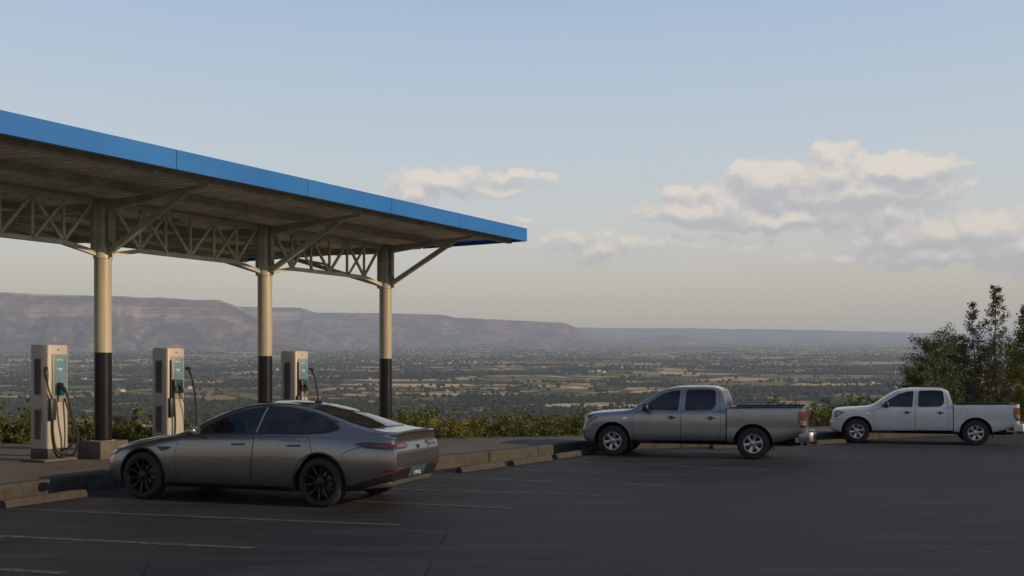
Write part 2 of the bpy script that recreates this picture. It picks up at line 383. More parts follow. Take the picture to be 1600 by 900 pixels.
# ---------------------------------------------------------------- mesh helpers
def link(o, parent=None):
    COL.objects.link(o)
    if parent is not None: o.parent = parent
    return o
def tag(o, label=None, cat=None, group=None, kind=None):
    if label: o['label'] = label
    if cat: o['category'] = cat
    if group: o['group'] = group
    if kind: o['kind'] = kind
    return o
def empty(name, loc=(0, 0, 0), rz=0.0, scale=1.0):
    o = bpy.data.objects.new(name, None); o.empty_display_size = 0.2
    o.location = loc; o.rotation_euler = (0, 0, rz); o.scale = (scale,) * 3
    return link(o)

class MB:
    def __init__(s): s.v = []; s.f = []
    def add(s, vs, fs):
        k = len(s.v); s.v += [tuple(p) for p in vs]; s.f += [tuple(i + k for i in f) for f in fs]
    def box(s, c, size, m=None):
        hx, hy, hz = [q / 2 for q in size]; c = Vector(c)
        vs = [Vector((sx * hx, sy * hy, sz * hz)) for sx in (-1, 1) for sy in (-1, 1) for sz in (-1, 1)]
        if m is not None: vs = [m @ p for p in vs]
        s.add([c + p for p in vs], [(0, 1, 3, 2), (4, 6, 7, 5), (0, 4, 5, 1), (2, 3, 7, 6), (0, 2, 6, 4), (1, 5, 7, 3)])
        return s
    def bar(s, a, b, w, h, up=Vector((0, 0, 1))):
        a = Vector(a); b = Vector(b); d = (b - a); L = d.length; d.normalize()
        side = d.cross(up)
        if side.length < 1e-4: side = d.cross(Vector((1, 0, 0)))
        side.normalize(); u = side.cross(d).normalized()
        vs = []
        for p in (a, b):
            for (i, j) in ((-1, -1), (1, -1), (1, 1), (-1, 1)): vs.append(p + side * (i * w / 2) + u * (j * h / 2))
        s.add(vs, [(0, 3, 2, 1), (4, 5, 6, 7), (0, 1, 5, 4), (1, 2, 6, 5), (2, 3, 7, 6), (3, 0, 4, 7)])
        return s
    def tube(s, pts, rad, n=8, cap=True):
        pts = [Vector(p) for p in pts]
        if isinstance(rad, (int, float)): rad = [rad] * len(pts)
        vs = []; prev = None
        for i, p in enumerate(pts):
            t = (pts[min(i + 1, len(pts) - 1)] - pts[max(i - 1, 0)])
            if t.length < 1e-7: t = Vector((0, 0, 1))
            t.normalize()
            if prev is None:
                ref = Vector((0, 0, 1)) if abs(t.z) < 0.9 else Vector((1, 0, 0))
                u = t.cross(ref).normalized()
            else:
                u = (prev - t * prev.dot(t))
                u = u.normalized() if u.length > 1e-6 else t.orthogonal().normalized()
            prev = u; w = t.cross(u)
            for k in range(n):
                a = 2 * PI * k / n
                vs.append(p + (u * math.cos(a) + w * math.sin(a)) * rad[i])
        fs = []
        for i in range(len(pts) - 1):
            for k in range(n):
                fs.append((i * n + k, i * n + (k + 1) % n, (i + 1) * n + (k + 1) % n, (i + 1) * n + k))
        if cap:
            fs.append(tuple(range(n - 1, -1, -1))); fs.append(tuple((len(pts) - 1) * n + k for k in range(n)))
        s.add(vs, fs); return s
    def lathe_y(s, prof, n=40, c=(0, 0, 0)):
        """profile of (radius, y) pairs turned about the local y axis"""
        m = len(prof); vs = []; fs = []
        for k in range(n):
            a = 2 * PI * k / n
            for (r, y) in prof: vs.append((c[0] + r * math.cos(a), c[1] + y, c[2] + r * math.sin(a)))
        for k in range(n):
            for i in range(m - 1):
                fs.append((k * m + i, k * m + i + 1, ((k + 1) % n) * m + i + 1, ((k + 1) % n) * m + i))
        s.add(vs, fs); return s
    def prism(s, poly, z0, z1):
        n = len(poly)
        s.add([(x, y, z0) for x, y in poly] + [(x, y, z1) for x, y in poly],
              [tuple(range(n - 1, -1, -1)), tuple(range(n, 2 * n))] + [(i, (i + 1) % n, n + (i + 1) % n, n + i) for i in range(n)])
        return s
    def mesh(s, name, m=None):
        me = bpy.data.meshes.new(name); me.from_pydata(s.v, [], s.f); me.update()
        if m: me.materials.append(m)
        return me
    def build(s, name, m, parent=None, smooth=False, bevel=0.0, angle=35):
        me = s.mesh(name, m)
        bm = bmesh.new(); bm.from_mesh(me)
        bmesh.ops.recalc_face_normals(bm, faces=bm.faces)
        if bevel:
            es = [e for e in bm.edges if len(e.link_faces) == 2 and e.calc_face_angle(0) > R(30)]
            bmesh.ops.bevel(bm, geom=es, offset=bevel, segments=2, profile=0.5, affect='EDGES', clamp_overlap=True)
        bm.to_mesh(me); bm.free()
        if smooth or bevel:
            me.shade_smooth(); me.set_sharp_from_angle(angle=R(angle))
        return link(bpy.data.objects.new(name, me), parent)

def np_mesh(name, verts, faces_flat, nper, m):
    """fast mesh: verts (n,3), faces (k,nper)"""
    me = bpy.data.meshes.new(name)
    k = len(faces_flat)
    me.vertices.add(len(verts)); me.vertices.foreach_set('co', np.asarray(verts, dtype=np.float32).ravel())
    me.loops.add(k * nper); me.loops.foreach_set('vertex_index', np.asarray(faces_flat, dtype=np.int32).ravel())
    me.polygons.add(k); me.polygons.foreach_set('loop_start', np.arange(0, k * nper, nper, dtype=np.int32))
    me.update(calc_edges=True); me.validate()
    me.materials.append(m)
    return me

def P(x, y, z=0.0):
    """the point of height z that the photograph shows at pixel x, y"""
    s = (y - 588) / (EYE - z)
    return Vector(((x - 800) / s, 1555.0 / s, z))

# value noise for terrain
_rs = np.random.RandomState(5); _tab = _rs.rand(256, 256)
def vnoise(x, y):
    xi = np.floor(x).astype(int); yi = np.floor(y).astype(int); fx = x - xi; fy = y - yi
    fx = fx * fx * (3 - 2 * fx); fy = fy * fy * (3 - 2 * fy)
    g = lambda a, b: _tab[a % 256, b % 256]
    return (g(xi, yi) * (1 - fx) + g(xi + 1, yi) * fx) * (1 - fy) + (g(xi, yi + 1) * (1 - fx) + g(xi + 1, yi + 1) * fx) * fy
def fbm(x, y, o=4):
    s = 0; a = 0.5; t = 0
    for i in range(o):
        s = s + a * vnoise(x * 2 ** i + 17 * i, y * 2 ** i + 31 * i); t += a; a *= 0.55
    return s / t

# ---------------------------------------------------------------- terrain
def plain_z(D): return -125.0 + 0.0434 * D
def ground_z(x, D):
    D = np.asarray(D, float)
    t = np.clip((D - 38) / 380.0, 0, 1)
    z = plain_z(D) * (t * t * (3 - 2 * t)) + (-0.6) * (1 - t * t * (3 - 2 * t))
    z = np.where(D < 60, np.minimum(z, -0.5 - np.clip(D - 34, 0, 99) * 0.10), z)
    und = (fbm(np.asarray(x) / 700.0 + 40, D / 500.0 + 11, 3) - 0.5) * 22.0 * np.clip((D - 600) / 1500.0, 0, 1)
    return z + und
def grid_mesh(name, X, Y, Z, m, smooth=True):
    r, c = X.shape
    verts = np.stack([X.ravel(), Y.ravel(), Z.ravel()], 1)
    i = np.arange(r - 1)[:, None] * c + np.arange(c - 1)[None, :]
    f = np.stack([i, i + 1, i + c + 1, i + c], -1).reshape(-1, 4)
    me = np_mesh(name, verts, f, 4, m)
    if smooth: me.shade_smooth()
    return me
def make_plain():
    u = np.linspace(-1, 1, 181); u = np.sign(u) * np.abs(u) ** 1.3
    D = np.concatenate([np.linspace(30.0, 60, 8), np.geomspace(62, 18500, 190)])
    Y = np.repeat(D[:, None], len(u), 1)
    X = u[None, :] * (Y + 600.0) * 0.88
    Z = ground_z(X, Y)
    o = link(bpy.data.objects.new('valley_ground', grid_mesh('valley_ground', X, Y, Z, M_plain)))
    tag(o, kind='structure')
    # the level hilltop behind and beside the lot
    g = MB(); g.add([(-640, -1200, -0.55), (640, -1200, -0.55), (640, 31, -0.55), (-640, 31, -0.55)], [(0, 1, 2, 3)])
    o = g.build('hilltop_ground', M_slope); tag(o, kind='structure')
make_plain()

def make_mesa(name, crest, D0, D1, D2, seed, cliff=0.3, gully=1.0, npx=420):
    """crest: list of (photo x, photo y) of the skyline; foot at D0, rim at D1, back of the plateau at D2"""
    cx = np.array([c[0] for c in crest], float); cy = np.array([c[1] for c in crest], float)
    px = np.linspace(cx[0], cx[-1], npx)
    yy = np.interp(px, cx, cy)
    yy = yy + (fbm(px / 26.0 + seed, px * 0 + seed, 4) - 0.5) * 2.0
    u = (px - 800) / 1555.0
    z_c = EYE + (588 - yy) / 1555.0 * D1
    t = np.concatenate([np.linspace(0, 1, 90), np.linspace(1.02, 1.5, 8), np.linspace(1.6, 2, 5)])
    U = np.repeat(u[None, :], len(t), 0); T = np.repeat(t[:, None], len(u), 1)
    arc = px / 1555.0 * D1
    A = np.repeat(arc[None, :], len(t), 0)
    warp = (fbm(A / 900.0 + seed, T * 0 + 3, 3) - 0.5)
    base = np.where(T <= 1, D0 + (D1 - D0) * T, D1 + (D2 - D1) * (T - 1))
    spur = (fbm(A / 420.0 + seed * 3 + T * 0.35, T * 1.1 + 5, 4) - 0.5) * 2
    spur2 = 1 - np.abs(2 * fbm(A / 260.0 + seed * 7 - T * 0.5, T * 0.9, 3) - 1)
    edge = np.minimum(1, T * 3) * np.clip((1.12 - T) * 3, 0, 1)
    Y = base + warp * (D1 - D0) * 0.5 * np.clip(1.2 - T, 0, 1)
    zf = plain_z(Y) - 6
    prof = np.where(T < 0.80, 0.62 * (T / 0.80) ** 1.55, np.where(T < 0.90, 0.62 + cliff * (T - 0.80) / 0.10, 0.62 + cliff + (0.38 - cliff) * np.clip((T - 0.9) / 0.1, 0, 1)))
    H = np.repeat(z_c[None, :], len(t), 0) - plain_z(D1)
    Z = zf + H * prof
    Z = np.where(T > 0.999, np.repeat(z_c[None, :], len(t), 0) - (T - 1) * 25, Z)
    Z = Z + edge * H * 0.17 * gully * (spur * 0.9 + (spur2 - 0.6) * 0.8) * np.clip(1.02 - T, 0, 1) ** 0.4
    Z = np.minimum(Z, EYE + (588 - np.repeat(yy[None, :], len(t), 0)) / 1555.0 * Y)
    X = U * Y
    o = link(bpy.data.objects.new(name, grid_mesh(name, X, Y, Z, M_hill)))
    tag(o, kind='structure')
make_mesa('plateau', [(-640, 452), (-300, 455), (0, 457), (100, 461), (200, 463), (300, 467), (345, 469), (365, 476), (400, 494), (450, 522), (500, 545), (545, 552)], 6700, 8000, 9500, 1.3, 0.22, 1.5)
make_mesa('plateau', [(300, 478), (375, 479), (470, 481), (492, 488), (600, 490), (690, 492), (718, 497), (800, 500), (880, 504), (903, 514), (935, 526), (990, 537), (1060, 543)], 9000, 10500, 12000, 4.7, 0.26, 1.2)
make_mesa('plateau', [(700, 509), (900, 511), (960, 513), (1100, 513), (1250, 515), (1400, 519), (1600, 522), (2300, 524)], 12500, 15500, 18400, 9.1, 0.2, 0.7)
make_mesa('low_hills', [(880, 545), (950, 538), (1010, 527), (1060, 524), (1100, 531), (1180, 537), (1300, 534), (1380, 538), (1500, 540), (1700, 543)], 10800, 12000, 13200, 6.4, 0.1, 0.8, 260)

# far tree crowns on the plain
def far_trees():
    rng = np.random.RandomState(11)
    n = 200000
    # uniform over the picture height between photo y 527 and 690
    k = rng.uniform(7, 175, n); D = 127 * 1555.0 / k * 1.0
    D = D[(D > 950) & (D < 15000)]
    u = rng.uniform(-0.62, 0.62, len(D)); X = u * D
    dens = fbm(X / 330.0, D / 150.0 + 7, 4); dens2 = fbm(X / 90.0 + 50, D / 40.0, 3)
    rows = np.abs(((D / 140.0 + 0.6 * fbm(X / 500.0, D / 500.0)) % 1.0) - 0.5) < 0.07
    rows2 = np.abs(((X / 190.0 + 0.8 * fbm(X / 600.0 + 9, D / 300.0)) % 1.0) - 0.5) < 0.06
    keep = (dens + 0.45 * (dens2 - 0.5) > 0.575) | ((rows | rows2) & (rng.rand(len(D)) < 0.35) & (dens > 0.4)) | (rng.rand(len(D)) < 0.01)
    X, D = X[keep], D[keep]
    if len(X) > 52000:
        s = rng.choice(len(X), 52000, replace=False); X, D = X[s], D[s]
    N_ = len(X)
    Z = ground_z(X, D)
    phi = (1 + 5 ** .5) / 2
    iv = np.array([(-1, phi, 0), (1, phi, 0), (-1, -phi, 0), (1, -phi, 0), (0, -1, phi), (0, 1, phi), (0, -1, -phi), (0, 1, -phi), (phi, 0, -1), (phi, 0, 1), (-phi, 0, -1), (-phi, 0, 1)]) / 1.9
    fa = np.array([(0, 11, 5), (0, 5, 1), (0, 1, 7), (0, 7, 10), (0, 10, 11), (1, 5, 9), (5, 11, 4), (11, 10, 2), (10, 7, 6), (7, 1, 8), (3, 9, 4), (3, 4, 2), (3, 2, 6), (3, 6, 8), (3, 8, 9), (4, 9, 5), (2, 4, 11), (6, 2, 10), (8, 6, 7), (9, 8, 1)])
    sz = rng.uniform(1.6, 4.2, N_) * (1 + 0.25 * np.clip(D / 6000, 0, 2)); hz = sz * rng.uniform(0.8, 1.35, N_)
    jit = rng.uniform(0.7, 1.3, (N_, 12, 3))
    V = iv[None] * jit * np.stack([sz * 1.25, sz * 1.25, hz], 1)[:, None, :]
    V[:, :, 0] += X[:, None]; V[:, :, 1] += D[:, None]; V[:, :, 2] += (Z + hz * 0.75)[:, None]
    F = fa[None] + (np.arange(N_) * 12)[:, None, None]
    me = np_mesh('valley_trees', V.reshape(-1, 3), F.reshape(-1, 3), 3, M_fartree)
    o = link(bpy.data.objects.new('valley_trees', me))
    tag(o, 'dark green trees and hedgerows scattered over the wide valley plain', 'trees', kind='stuff')
far_trees()

def far_houses():
    rng = random.Random(4)
    meshes = []
    for i in range(6):
        L, Wd, h, rh = rng.uniform(10, 34), rng.uniform(8, 13), rng.uniform(3.5, 5.5), rng.uniform(1.8, 3.2)
        m = MB(); L *= .5; Wd *= .8; h *= .8; m.box((0, 0, h / 2), (L, Wd, h))
        me = m.mesh('wall', M_hw[0 if i % 3 else 1])
        m2 = MB()
        e = 0.6
        m2.add([(-L / 2 - e, -Wd / 2 - e, h), (L / 2 + e, -Wd / 2 - e, h), (L / 2 + e, Wd / 2 + e, h), (-L / 2 - e, Wd / 2 + e, h), (-L / 2 - e, 0, h + rh), (L / 2 + e, 0, h + rh)],
               [(0, 1, 5, 4), (2, 3, 4, 5), (0, 4, 3), (1, 2, 5), (0, 3, 2, 1)])
        meshes.append((me, m2.mesh('roof', M_hr[(0, 1, 0, 2, 0, 0)[i]])))
    for i in range(150):
        k = rng.choice([rng.uniform(9, 40), rng.uniform(14, 55), rng.uniform(30, 100)])
        D = 127 * 1555.0 / k; u = rng.uniform(-0.5, 0.42); x = u * D
        c = [(-.38, 4300), (-.12, 4200), (.02, 6200), (.1, 3300), (-.3, 6800), (-.46, 3800)]
        if i % 2:
            cu, cd = rng.choice(c); D = cd * rng.uniform(.93, 1.08); x = (cu + rng.gauss(0, .05)) * D
        z = float(ground_z(np.array([x]), np.array([D]))[0])
        wl, rf = rng.choice(meshes)
        r = empty('house', (x, D, z - 0.3), rng.uniform(0, PI))
        tag(r, 'tiny pale house or shed far off among the valley fields', 'house', 'houses scattered over the valley')
        link(bpy.data.objects.new('wall', wl), r); link(bpy.data.objects.new('roof', rf), r)
far_houses()

# ---------------------------------------------------------------- lot, kerb, pavement
KERB = [(-22, -3), (-12.5, 8.0), (-7.75, 15.0), (-6.95, 17.4), (-4.7, 18.7), (-1.62, 20.1), (-.5, 21.8), (.62, 23.5), (1.75, 25.2), (4.5, 26.5), (9.2, 29.0), (17, 34), (30, 43), (60, 62)]
BACK = [(-60, 13), (-12.6, 24.6), (-2.06, 26.7), (2.0, 28.2), (10.7, 33.3), (18, 38.5), (32, 49), (62, 70)]
KH = 0.25
def lot():
    m = MB(); m.add([(-60, -45, 0), (70, -45, 0), (70, 60, 0), (-60, 60, 0)], [(0, 1, 2, 3)])
    # the lot's sheet is cut to end under the pavement
    poly = [(-60, -45), (70, -45), (70, 66.5)] + [(x - 0.9 * 0.5, y + 0.5) for x, y in reversed(KERB)] + [(-60, -3)]
    m = MB(); n = len(poly); m.add([(x, y, 0.0) for x, y in poly] + [(x, y, -0.5) for x, y in poly], [tuple(range(n))] + [(i, i + n, (i + 1) % n + n, (i + 1) % n) for i in range(n)])
    o = m.build('parking_lot', M_asph); tag(o, kind='structure')
    return o
LOT = lot()
def offs(pts, d):
    out = []
    for i, p in enumerate(pts):
        a = Vector(pts[max(i - 1, 0)]); b = Vector(pts[min(i + 1, len(pts) - 1)])
        t = (b - a).normalized(); n = Vector((-t.y, t.x)); out.append((p[0] + n.x * d, p[1] + n.y * d))
    return out
def resample(pts, step):
    out = [Vector(pts[0])]; 
    for a, b in zip(pts, pts[1:]):
        a = Vector(a); b = Vector(b); n = max(1, round((b - a).length / step))
        for i in range(1, n + 1): out.append(a.lerp(b, i / n))
    return out
def pavement():
    root = empty('pavement', (0, 0, 0)); tag(root, kind='structure')
    inner = offs(KERB, 0.26)
    poly = inner + list(reversed([(x, y) for x, y in BACK])) 
    m = MB(); n = len(poly)
    m.add([(x, y, KH - 0.006) for x, y in poly] + [(x, y, -0.7) for x, y in poly], [tuple(range(n))] + [(i, i + n, (i + 1) % n + n, (i + 1) % n) for i in range(n)])
    m.build('slab', M_pave, root)
    rng = random.Random(2)
    pts = resample(KERB[1:-1], 2.3)
    for a, b in zip(pts, pts[1:]):
        t = (b - a).normalized(); nn = Vector((-t.y, t.x)); L = (b - a).length
        g = 0.012
        a2 = a + t * g; b2 = b - t * g
        q = [a2, b2, b2 + nn * 0.27, a2 + nn * 0.27]
        dz = rng.uniform(-0.006, 0.006); ps = rng.uniform(-0.006, 0.006)
        mm = MB(); top = KH + dz
        prof = [(0.0 + ps, -0.1), (0.0 + ps, top - 0.035), (0.025 + ps, top), (0.27, top), (0.27, -0.1)]
        vs = []
        S = 7
        for k in range(S):
            c = a2.lerp(b2, k / (S - 1))
            for (o_, z) in prof:
                jz = rng.uniform(-0.004, 0.004) if z > 0 else 0; jo = rng.uniform(-0.006, 0.004) if o_ < 0.1 else 0
                p = c + nn * (o_ + jo); vs.append((p.x, p.y, z + jz))
        fs = [(k * 5 + i, k * 5 + i + 1, (k + 1) * 5 + i + 1, (k + 1) * 5 + i) for k in range(S - 1) for i in range(4)]
        fs += [(0, 1, 2, 3, 4), tuple((S - 1) * 5 + i for i in (4, 3, 2, 1, 0))]
        mm.add(vs, fs); mm.build('kerb_stone', M_kerb, root)
    return root
PAV = pavement()

def stall_lines():
    ends = [((-.9, 20.6), (4.05, 18.7)), ((-1.43, 18.7), (2.68, 17.3)), ((-2.6, 16.95), (1.4, 15.9)), ((-3.6, 15.55), (.055, 14.3)), ((-7.2, 14.25), (-1.43, 12.7)),
            ((-7.9, 12.3), (-2.86, 11.0)), ((-9.2, 10.9), (-4.32, 9.6)), ((-10.6, 9.3), (-5.8, 8.0)), ((.8, 22.3), (5.32, 20.2)), ((1.9, 24.1), (6.7, 21.9)),
            ((3.6, 25.2), (8.2, 23.3)), ((5.3, 26.2), (9.8, 24.5)), ((7.2, 27.1), (11.6, 25.6)), ((9.2, 28.1), (13.4, 26.6)), ((11.2, 29.3), (15.4, 27.7)), ((13.2, 30.6), (17.4, 28.9)), ((15.3, 31.9), (19.6, 30.2)), ((17.4, 33.2), (21.8, 31.4))]
    for a, b in ends:
        a = Vector(a); b = Vector(b); t = (b - a).normalized(); n = Vector((-t.y, t.x)) * 0.065
        m = MB(); S = 10; vs = []
        for k in range(S + 1):
            c = a.lerp(b, k / S); vs += [(c.x - n.x, c.y - n.y, 0.004), (c.x + n.x, c.y + n.y, 0.004)]
        m.add(vs, [(2 * k, 2 * k + 2, 2 * k + 3, 2 * k + 1) for k in range(S)])
        o = m.build('parking_line', M_line, LOT); tag(o, kind='structure')
stall_lines()

def wheel_stop(a, b, label):
    a = Vector(a); b = Vector(b); c = (a + b) / 2; d = b - a; L = d.length; rz = math.atan2(d.y, d.x)
    prof = [(-.09, 0.005), (-.085, .05), (-.06, .105), (-.045, .12), (.045, .12), (.06, .105), (.085, .05), (.09, 0.005)]
    rng = random.Random(int(L * 1000)); m = MB(); S = 12; vs = []
    for k in range(S):
        x = -L / 2 + L * k / (S - 1)
        sc_ = 0.9 if k in (0, S - 1) else 1.0
        for (y, z) in prof: vs.append((x, y * sc_ + rng.uniform(-.003, .003), z * (sc_ if z > .01 else 1) + (rng.uniform(-.003, .003) if z > .02 else 0)))
    n = len(prof)
    fs = [(k * n + i, k * n + (i + 1) % n, (k + 1) * n + (i + 1) % n, (k + 1) * n + i) for k in range(S - 1) for i in range(n)]
    fs += [tuple(range(n)), tuple(reversed([(S - 1) * n + i for i in range(n)]))]
    m.add(vs, fs)
    o = m.build('wheel_stop', M_stop); o.location = (c.x, c.y, 0); o.rotation_euler = (0, 0, rz)
    tag(o, label, 'wheel stop', 'concrete wheel stops along the kerb')
wheel_stop((.98, 22.85), (2.0, 24.6), 'concrete wheel stop just ahead of the silver pickup\'s front wheel')
wheel_stop((-.02, 21.2), (.85, 22.6), 'concrete wheel stop in the middle of the empty kerb')
wheel_stop((-1.05, 19.65), (-.2, 20.95), 'concrete wheel stop behind the grey sedan\'s tail, by the kerb')
wheel_stop((-7.35, 14.35), (-6.75, 15.75), 'concrete wheel stop ahead of the grey sedan\'s nose')
wheel_stop((5.2, 26.0), (6.9, 27.0), 'concrete wheel stop on the far side of the silver pickup')
wheel_stop((8.1, 27.5), (9.5, 28.4), 'concrete wheel stop just ahead of the white pickup\'s nose')

# ---------------------------------------------------------------- canopy
Rv = Vector((0.559, 0.829, 0)); Cv = Vector((0.883, -0.469, 0))      # along the row, and out over the cars
CORNER = Vector((0.40, 27.15, 0)); ZB, ZT = 5.58, 5.93
WID = 10.2; LEN = 27.0
COLS = [Vector((-8.3, 20.2, 0)) + (Vector((2.43, 3.45, 0)) * k) for k in (-1, 0, 1, 2)]
FROM_N = Vector((0.829, -0.559, 0))
def canopy():
    root = empty('canopy', (COLS[1].x, COLS[1].y, KH))
    tag(root, 'open steel canopy with blue fascia on round columns beside the chargers', 'canopy')
    inv = Matrix.Translation(-Vector((COLS[1].x, COLS[1].y, KH)))
    def B(m, name, mt, parent=root, **kw):
        off = Vector((COLS[1].x, COLS[1].y, KH))
        m.v = [tuple(Vector(p) - off) for p in m.v]
        return m.build(name, mt, parent, **kw)
    Zv = Vector((0, 0, 1))
    def pt(along, w, z): return CORNER - Rv * along - Cv * w + Zv * z
    # near fascia panels with joints, end fascia, far fascia
    edges = [0, 3.05, 5.6, 8.2, 11.4, 14.6, 17.8, 21.0, 24.0, LEN]
    for a, b in zip(edges, edges[1:]):
        m = MB(); g = 0.006
        p, q = pt(a + g, 0, (ZB + ZT) / 2), pt(b - g, 0, (ZB + ZT) / 2)
        m.bar(p, q, 0.03, ZT - ZB); B(m, 'fascia_panel', M_blue)
    for a, b in zip(edges, edges[1:]):
        m = MB(); m.bar(pt(a + .006, WID, (ZB + ZT) / 2), pt(b - .006, WID, (ZB + ZT) / 2), 0.03, ZT - ZB - .06); B(m, 'fascia_panel', M_blue)
    for k in range(3):
        m = MB(); w = WID / 3
        m.bar(pt(0.002, 0.03 + k * w, (ZB + ZT) / 2 + .0), pt(0.002, (k + 1) * w - 0.03, (ZB + ZT) / 2), 0.03, ZT - ZB - (0 if k == 0 else .0)); B(m, 'fascia_panel', M_blue)
    # fascia bottom return lip
    m = MB(); m.bar(pt(0.03, 0.06, ZB + 0.012), pt(LEN, 0.06, ZB + 0.012), 0.09, 0.02); B(m, 'fascia_lip', M_steel2)
    # corrugated sheets, ribs running across the canopy
    prof = []
    n_r = 5; sw = 1.0
    for i in range(n_r):
        x0 = i * sw / n_r; r = sw / n_r
        prof += [(x0, 0), (x0 + r * .55, 0), (x0 + r * .65, .035), (x0 + r * .90, .035)]
    prof.append((sw, 0))
    k = 0; a = 0.04
    sheet = None
    while a < LEN - 1.0:
        m = MB(); zr = ZB + 0.12
        vs = []
        for w in (0.04, WID - 0.04):
            for (x, z) in prof: vs.append(pt(a + x, w, zr + z) - pt(a, 0, 0))
        n = len(prof); m.add(vs, [(i, i + 1, n + i + 1, n + i) for i in range(n - 1)])
        if sheet is None:
            me = m.mesh('roof_sheet', M_roof); sheet = me
        o = link(bpy.data.objects.new('roof_sheet', sheet), root); o.location = pt(a, 0, 0) - Vector((COLS[1].x, COLS[1].y, KH))
        a += sw + 0.0
    # purlins
    for i, w in enumerate([.45, 2.4, 4.35, 6.3, 8.2, 10.0]):
        m = MB(); zc = ZB + 0.045
        m.bar(pt(0.05, w, zc), pt(LEN, w, zc), 0.06, 0.145); m.bar(pt(0.05, w + .03, zc - .075), pt(LEN, w + .03, zc - .075), 0.12, 0.014)
        B(m, 'purlin', M_steel)
    # columns
    for ci, c in enumerate(COLS):
        m = MB(); r0 = 0.17
        m.tube([c + Zv * 2.38, c + Zv * 4.30], r0, 40); col = B(m, 'column', M_cream, smooth=True)
        m = MB(); m.tube([c + Zv * 0.60, c + Zv * 2.38], r0 + .002, 40); B(m, 'painted_band', M_blackcol, col, smooth=True)
        m = MB(); m.tube([c + Zv * 0.56, c + Zv * 0.605], .24, 24); B(m, 'base_plate', M_steel2, col, smooth=True)
        m = MB(); m.box(c + Zv * ((KH + .59) / 2), (.68, .68, .59 - KH + .02), Matrix.Rotation(R(-28), 3, 'Z')); B(m, 'footing', M_ped, col, bevel=0.015)
        m = MB()
        m.tube([c + Zv * 4.28, c + Zv * 4.50], r0 + .015, 32); m.tube([c + Zv * 4.50, c + Zv * 5.45], r0 - .02, 24)
        B(m, 'sleeve', M_steel, col, smooth=True)
        m = MB()
        for q in (Rv, -Rv, Cv, -Cv):
            m.bar(c + q * .19 + Zv * 4.42, c + q * .19 + Zv * 5.42, .12, .10, q)
        m.box(c + Zv * 5.44, (.46, .46, .03), Matrix.Rotation(R(-28), 3, 'Z'))
        B(m, 'stiffener', M_steel2, col)
        # near arm and strut
        near = (c - CORNER).dot(FROM_N); 
        tgt = 0.0 - near
        Ln = tgt / Cv.dot(FROM_N) - 0.42
        for sgn, L in ((1, Ln), (-1, WID - Ln - 0.4)):
            d = Cv * sgn
            up = 5.40
            m = MB()
            # tapered arm
            a0, a1 = c + d * .12, c + d * L
            s = d.cross(Zv).normalized() * 0.06
            vs = [a0 - s + Zv * 5.24, a0 + s + Zv * 5.24, a0 + s + Zv * 5.44, a0 - s + Zv * 5.44, a1 - s + Zv * 5.49, a1 + s + Zv * 5.49, a1 + s + Zv * 5.54, a1 - s + Zv * 5.54]
            m.add(vs, [(0, 1, 2, 3), (4, 7, 6, 5), (0, 4, 5, 1), (1, 5, 6, 2), (2, 6, 7, 3), (3, 7, 4, 0)])
            arm = B(m, 'cantilever_arm', M_steel)
            e = min(L * 0.8, 3.6)
            zz = 5.24 + (5.49 - 5.24) * e / L + .02
            m = MB(); m.bar(c + d * .17 + Zv * 4.40, c + d * e + Zv * zz, .09, .11); B(m, 'strut', M_steel, arm)
            m = MB(); m.bar(c + d * .17 + Zv * 4.30, c + d * .17 + Zv * 4.62, .02, .22, d); B(m, 'gusset', M_steel2, arm)
    # trusses between columns
    bays = list(zip(COLS, COLS[1:])) + [(COLS[0] - (COLS[1] - COLS[0]), COLS[0])]
    for a, b in bays:
        t = (b - a).normalized(); L = (b - a).length
        top = MB(); z1 = 5.40
        top.bar(a + t * .15 + Zv * z1, b - t * .15 + Zv * z1, .09, .11)
        tr = B(top, 'truss', M_steel)
        def zbot(f):
            if f < .2: return 4.34 + (4.53 - 4.34) * f / .2
            if f > .8: return 4.34 + (4.53 - 4.34) * (1 - f) / .2
            return 4.53
        bot = MB(); fr = [.04, .2, .8, .96]
        for f0, f1 in zip(fr, fr[1:]):
            bot.bar(a + t * L * f0 + Zv * zbot(f0), a + t * L * f1 + Zv * zbot(f1), .08, .09)
        B(bot, 'bottom_chord', M_steel, tr)
        nodes = [.06, .2, .35, .5, .65, .8, .94]
        for i, f in enumerate(nodes[1:-1]):
            m = MB(); m.bar(a + t * L * f + Zv * (zbot(f) + .03), a + t * L * f + Zv * (z1 - .04), .05, .05, t); B(m, 'web_post', M_steel, tr)
        for i in range(6):
            f0, f1 = nodes[i], nodes[i + 1]
            m = MB()
            if i % 2 == 0: m.bar(a + t * L * f0 + Zv * (z1 - .03), a + t * L * f1 + Zv * (zbot(f1) + .02), .05, .06)
            else: m.bar(a + t * L * f0 + Zv * (zbot(f0) + .02), a + t * L * f1 + Zv * (z1 - .03), .05, .06)
            B(m, 'web_diagonal', M_steel, tr)
            if i in (1, 4):
                m = MB()
                if i % 2: m.bar(a + t * L * f0 + Zv * (z1 - .03) + Cv * .055, a + t * L * f1 + Zv * (zbot(f1) + .02) + Cv * .055, .04, .05)
                else: m.bar(a + t * L * f0 + Zv * (zbot(f0) + .02) + Cv * .055, a + t * L * f1 + Zv * (z1 - .03) + Cv * .055, .04, .05)
                B(m, 'web_diagonal', M_steel, tr)
    # bracing frames under the back half
    for k, f in enumerate((.5, 1.5, 2.5)):
        c = COLS[0].lerp(COLS[3], f / 3)
        m = MB()
        for w0, w1 in ((0.3, 1.9), (1.9, 3.6)):
            m.bar(c - Cv * w0 + Zv * 5.36, c - Cv * w1 + Zv * 5.42, .05, .07)
        m.bar(c - Cv * 0 + Zv * 4.74, c - Cv * 3.4 + Zv * 5.40, .05, .06)
        B(m, 'sway_brace', M_steel)
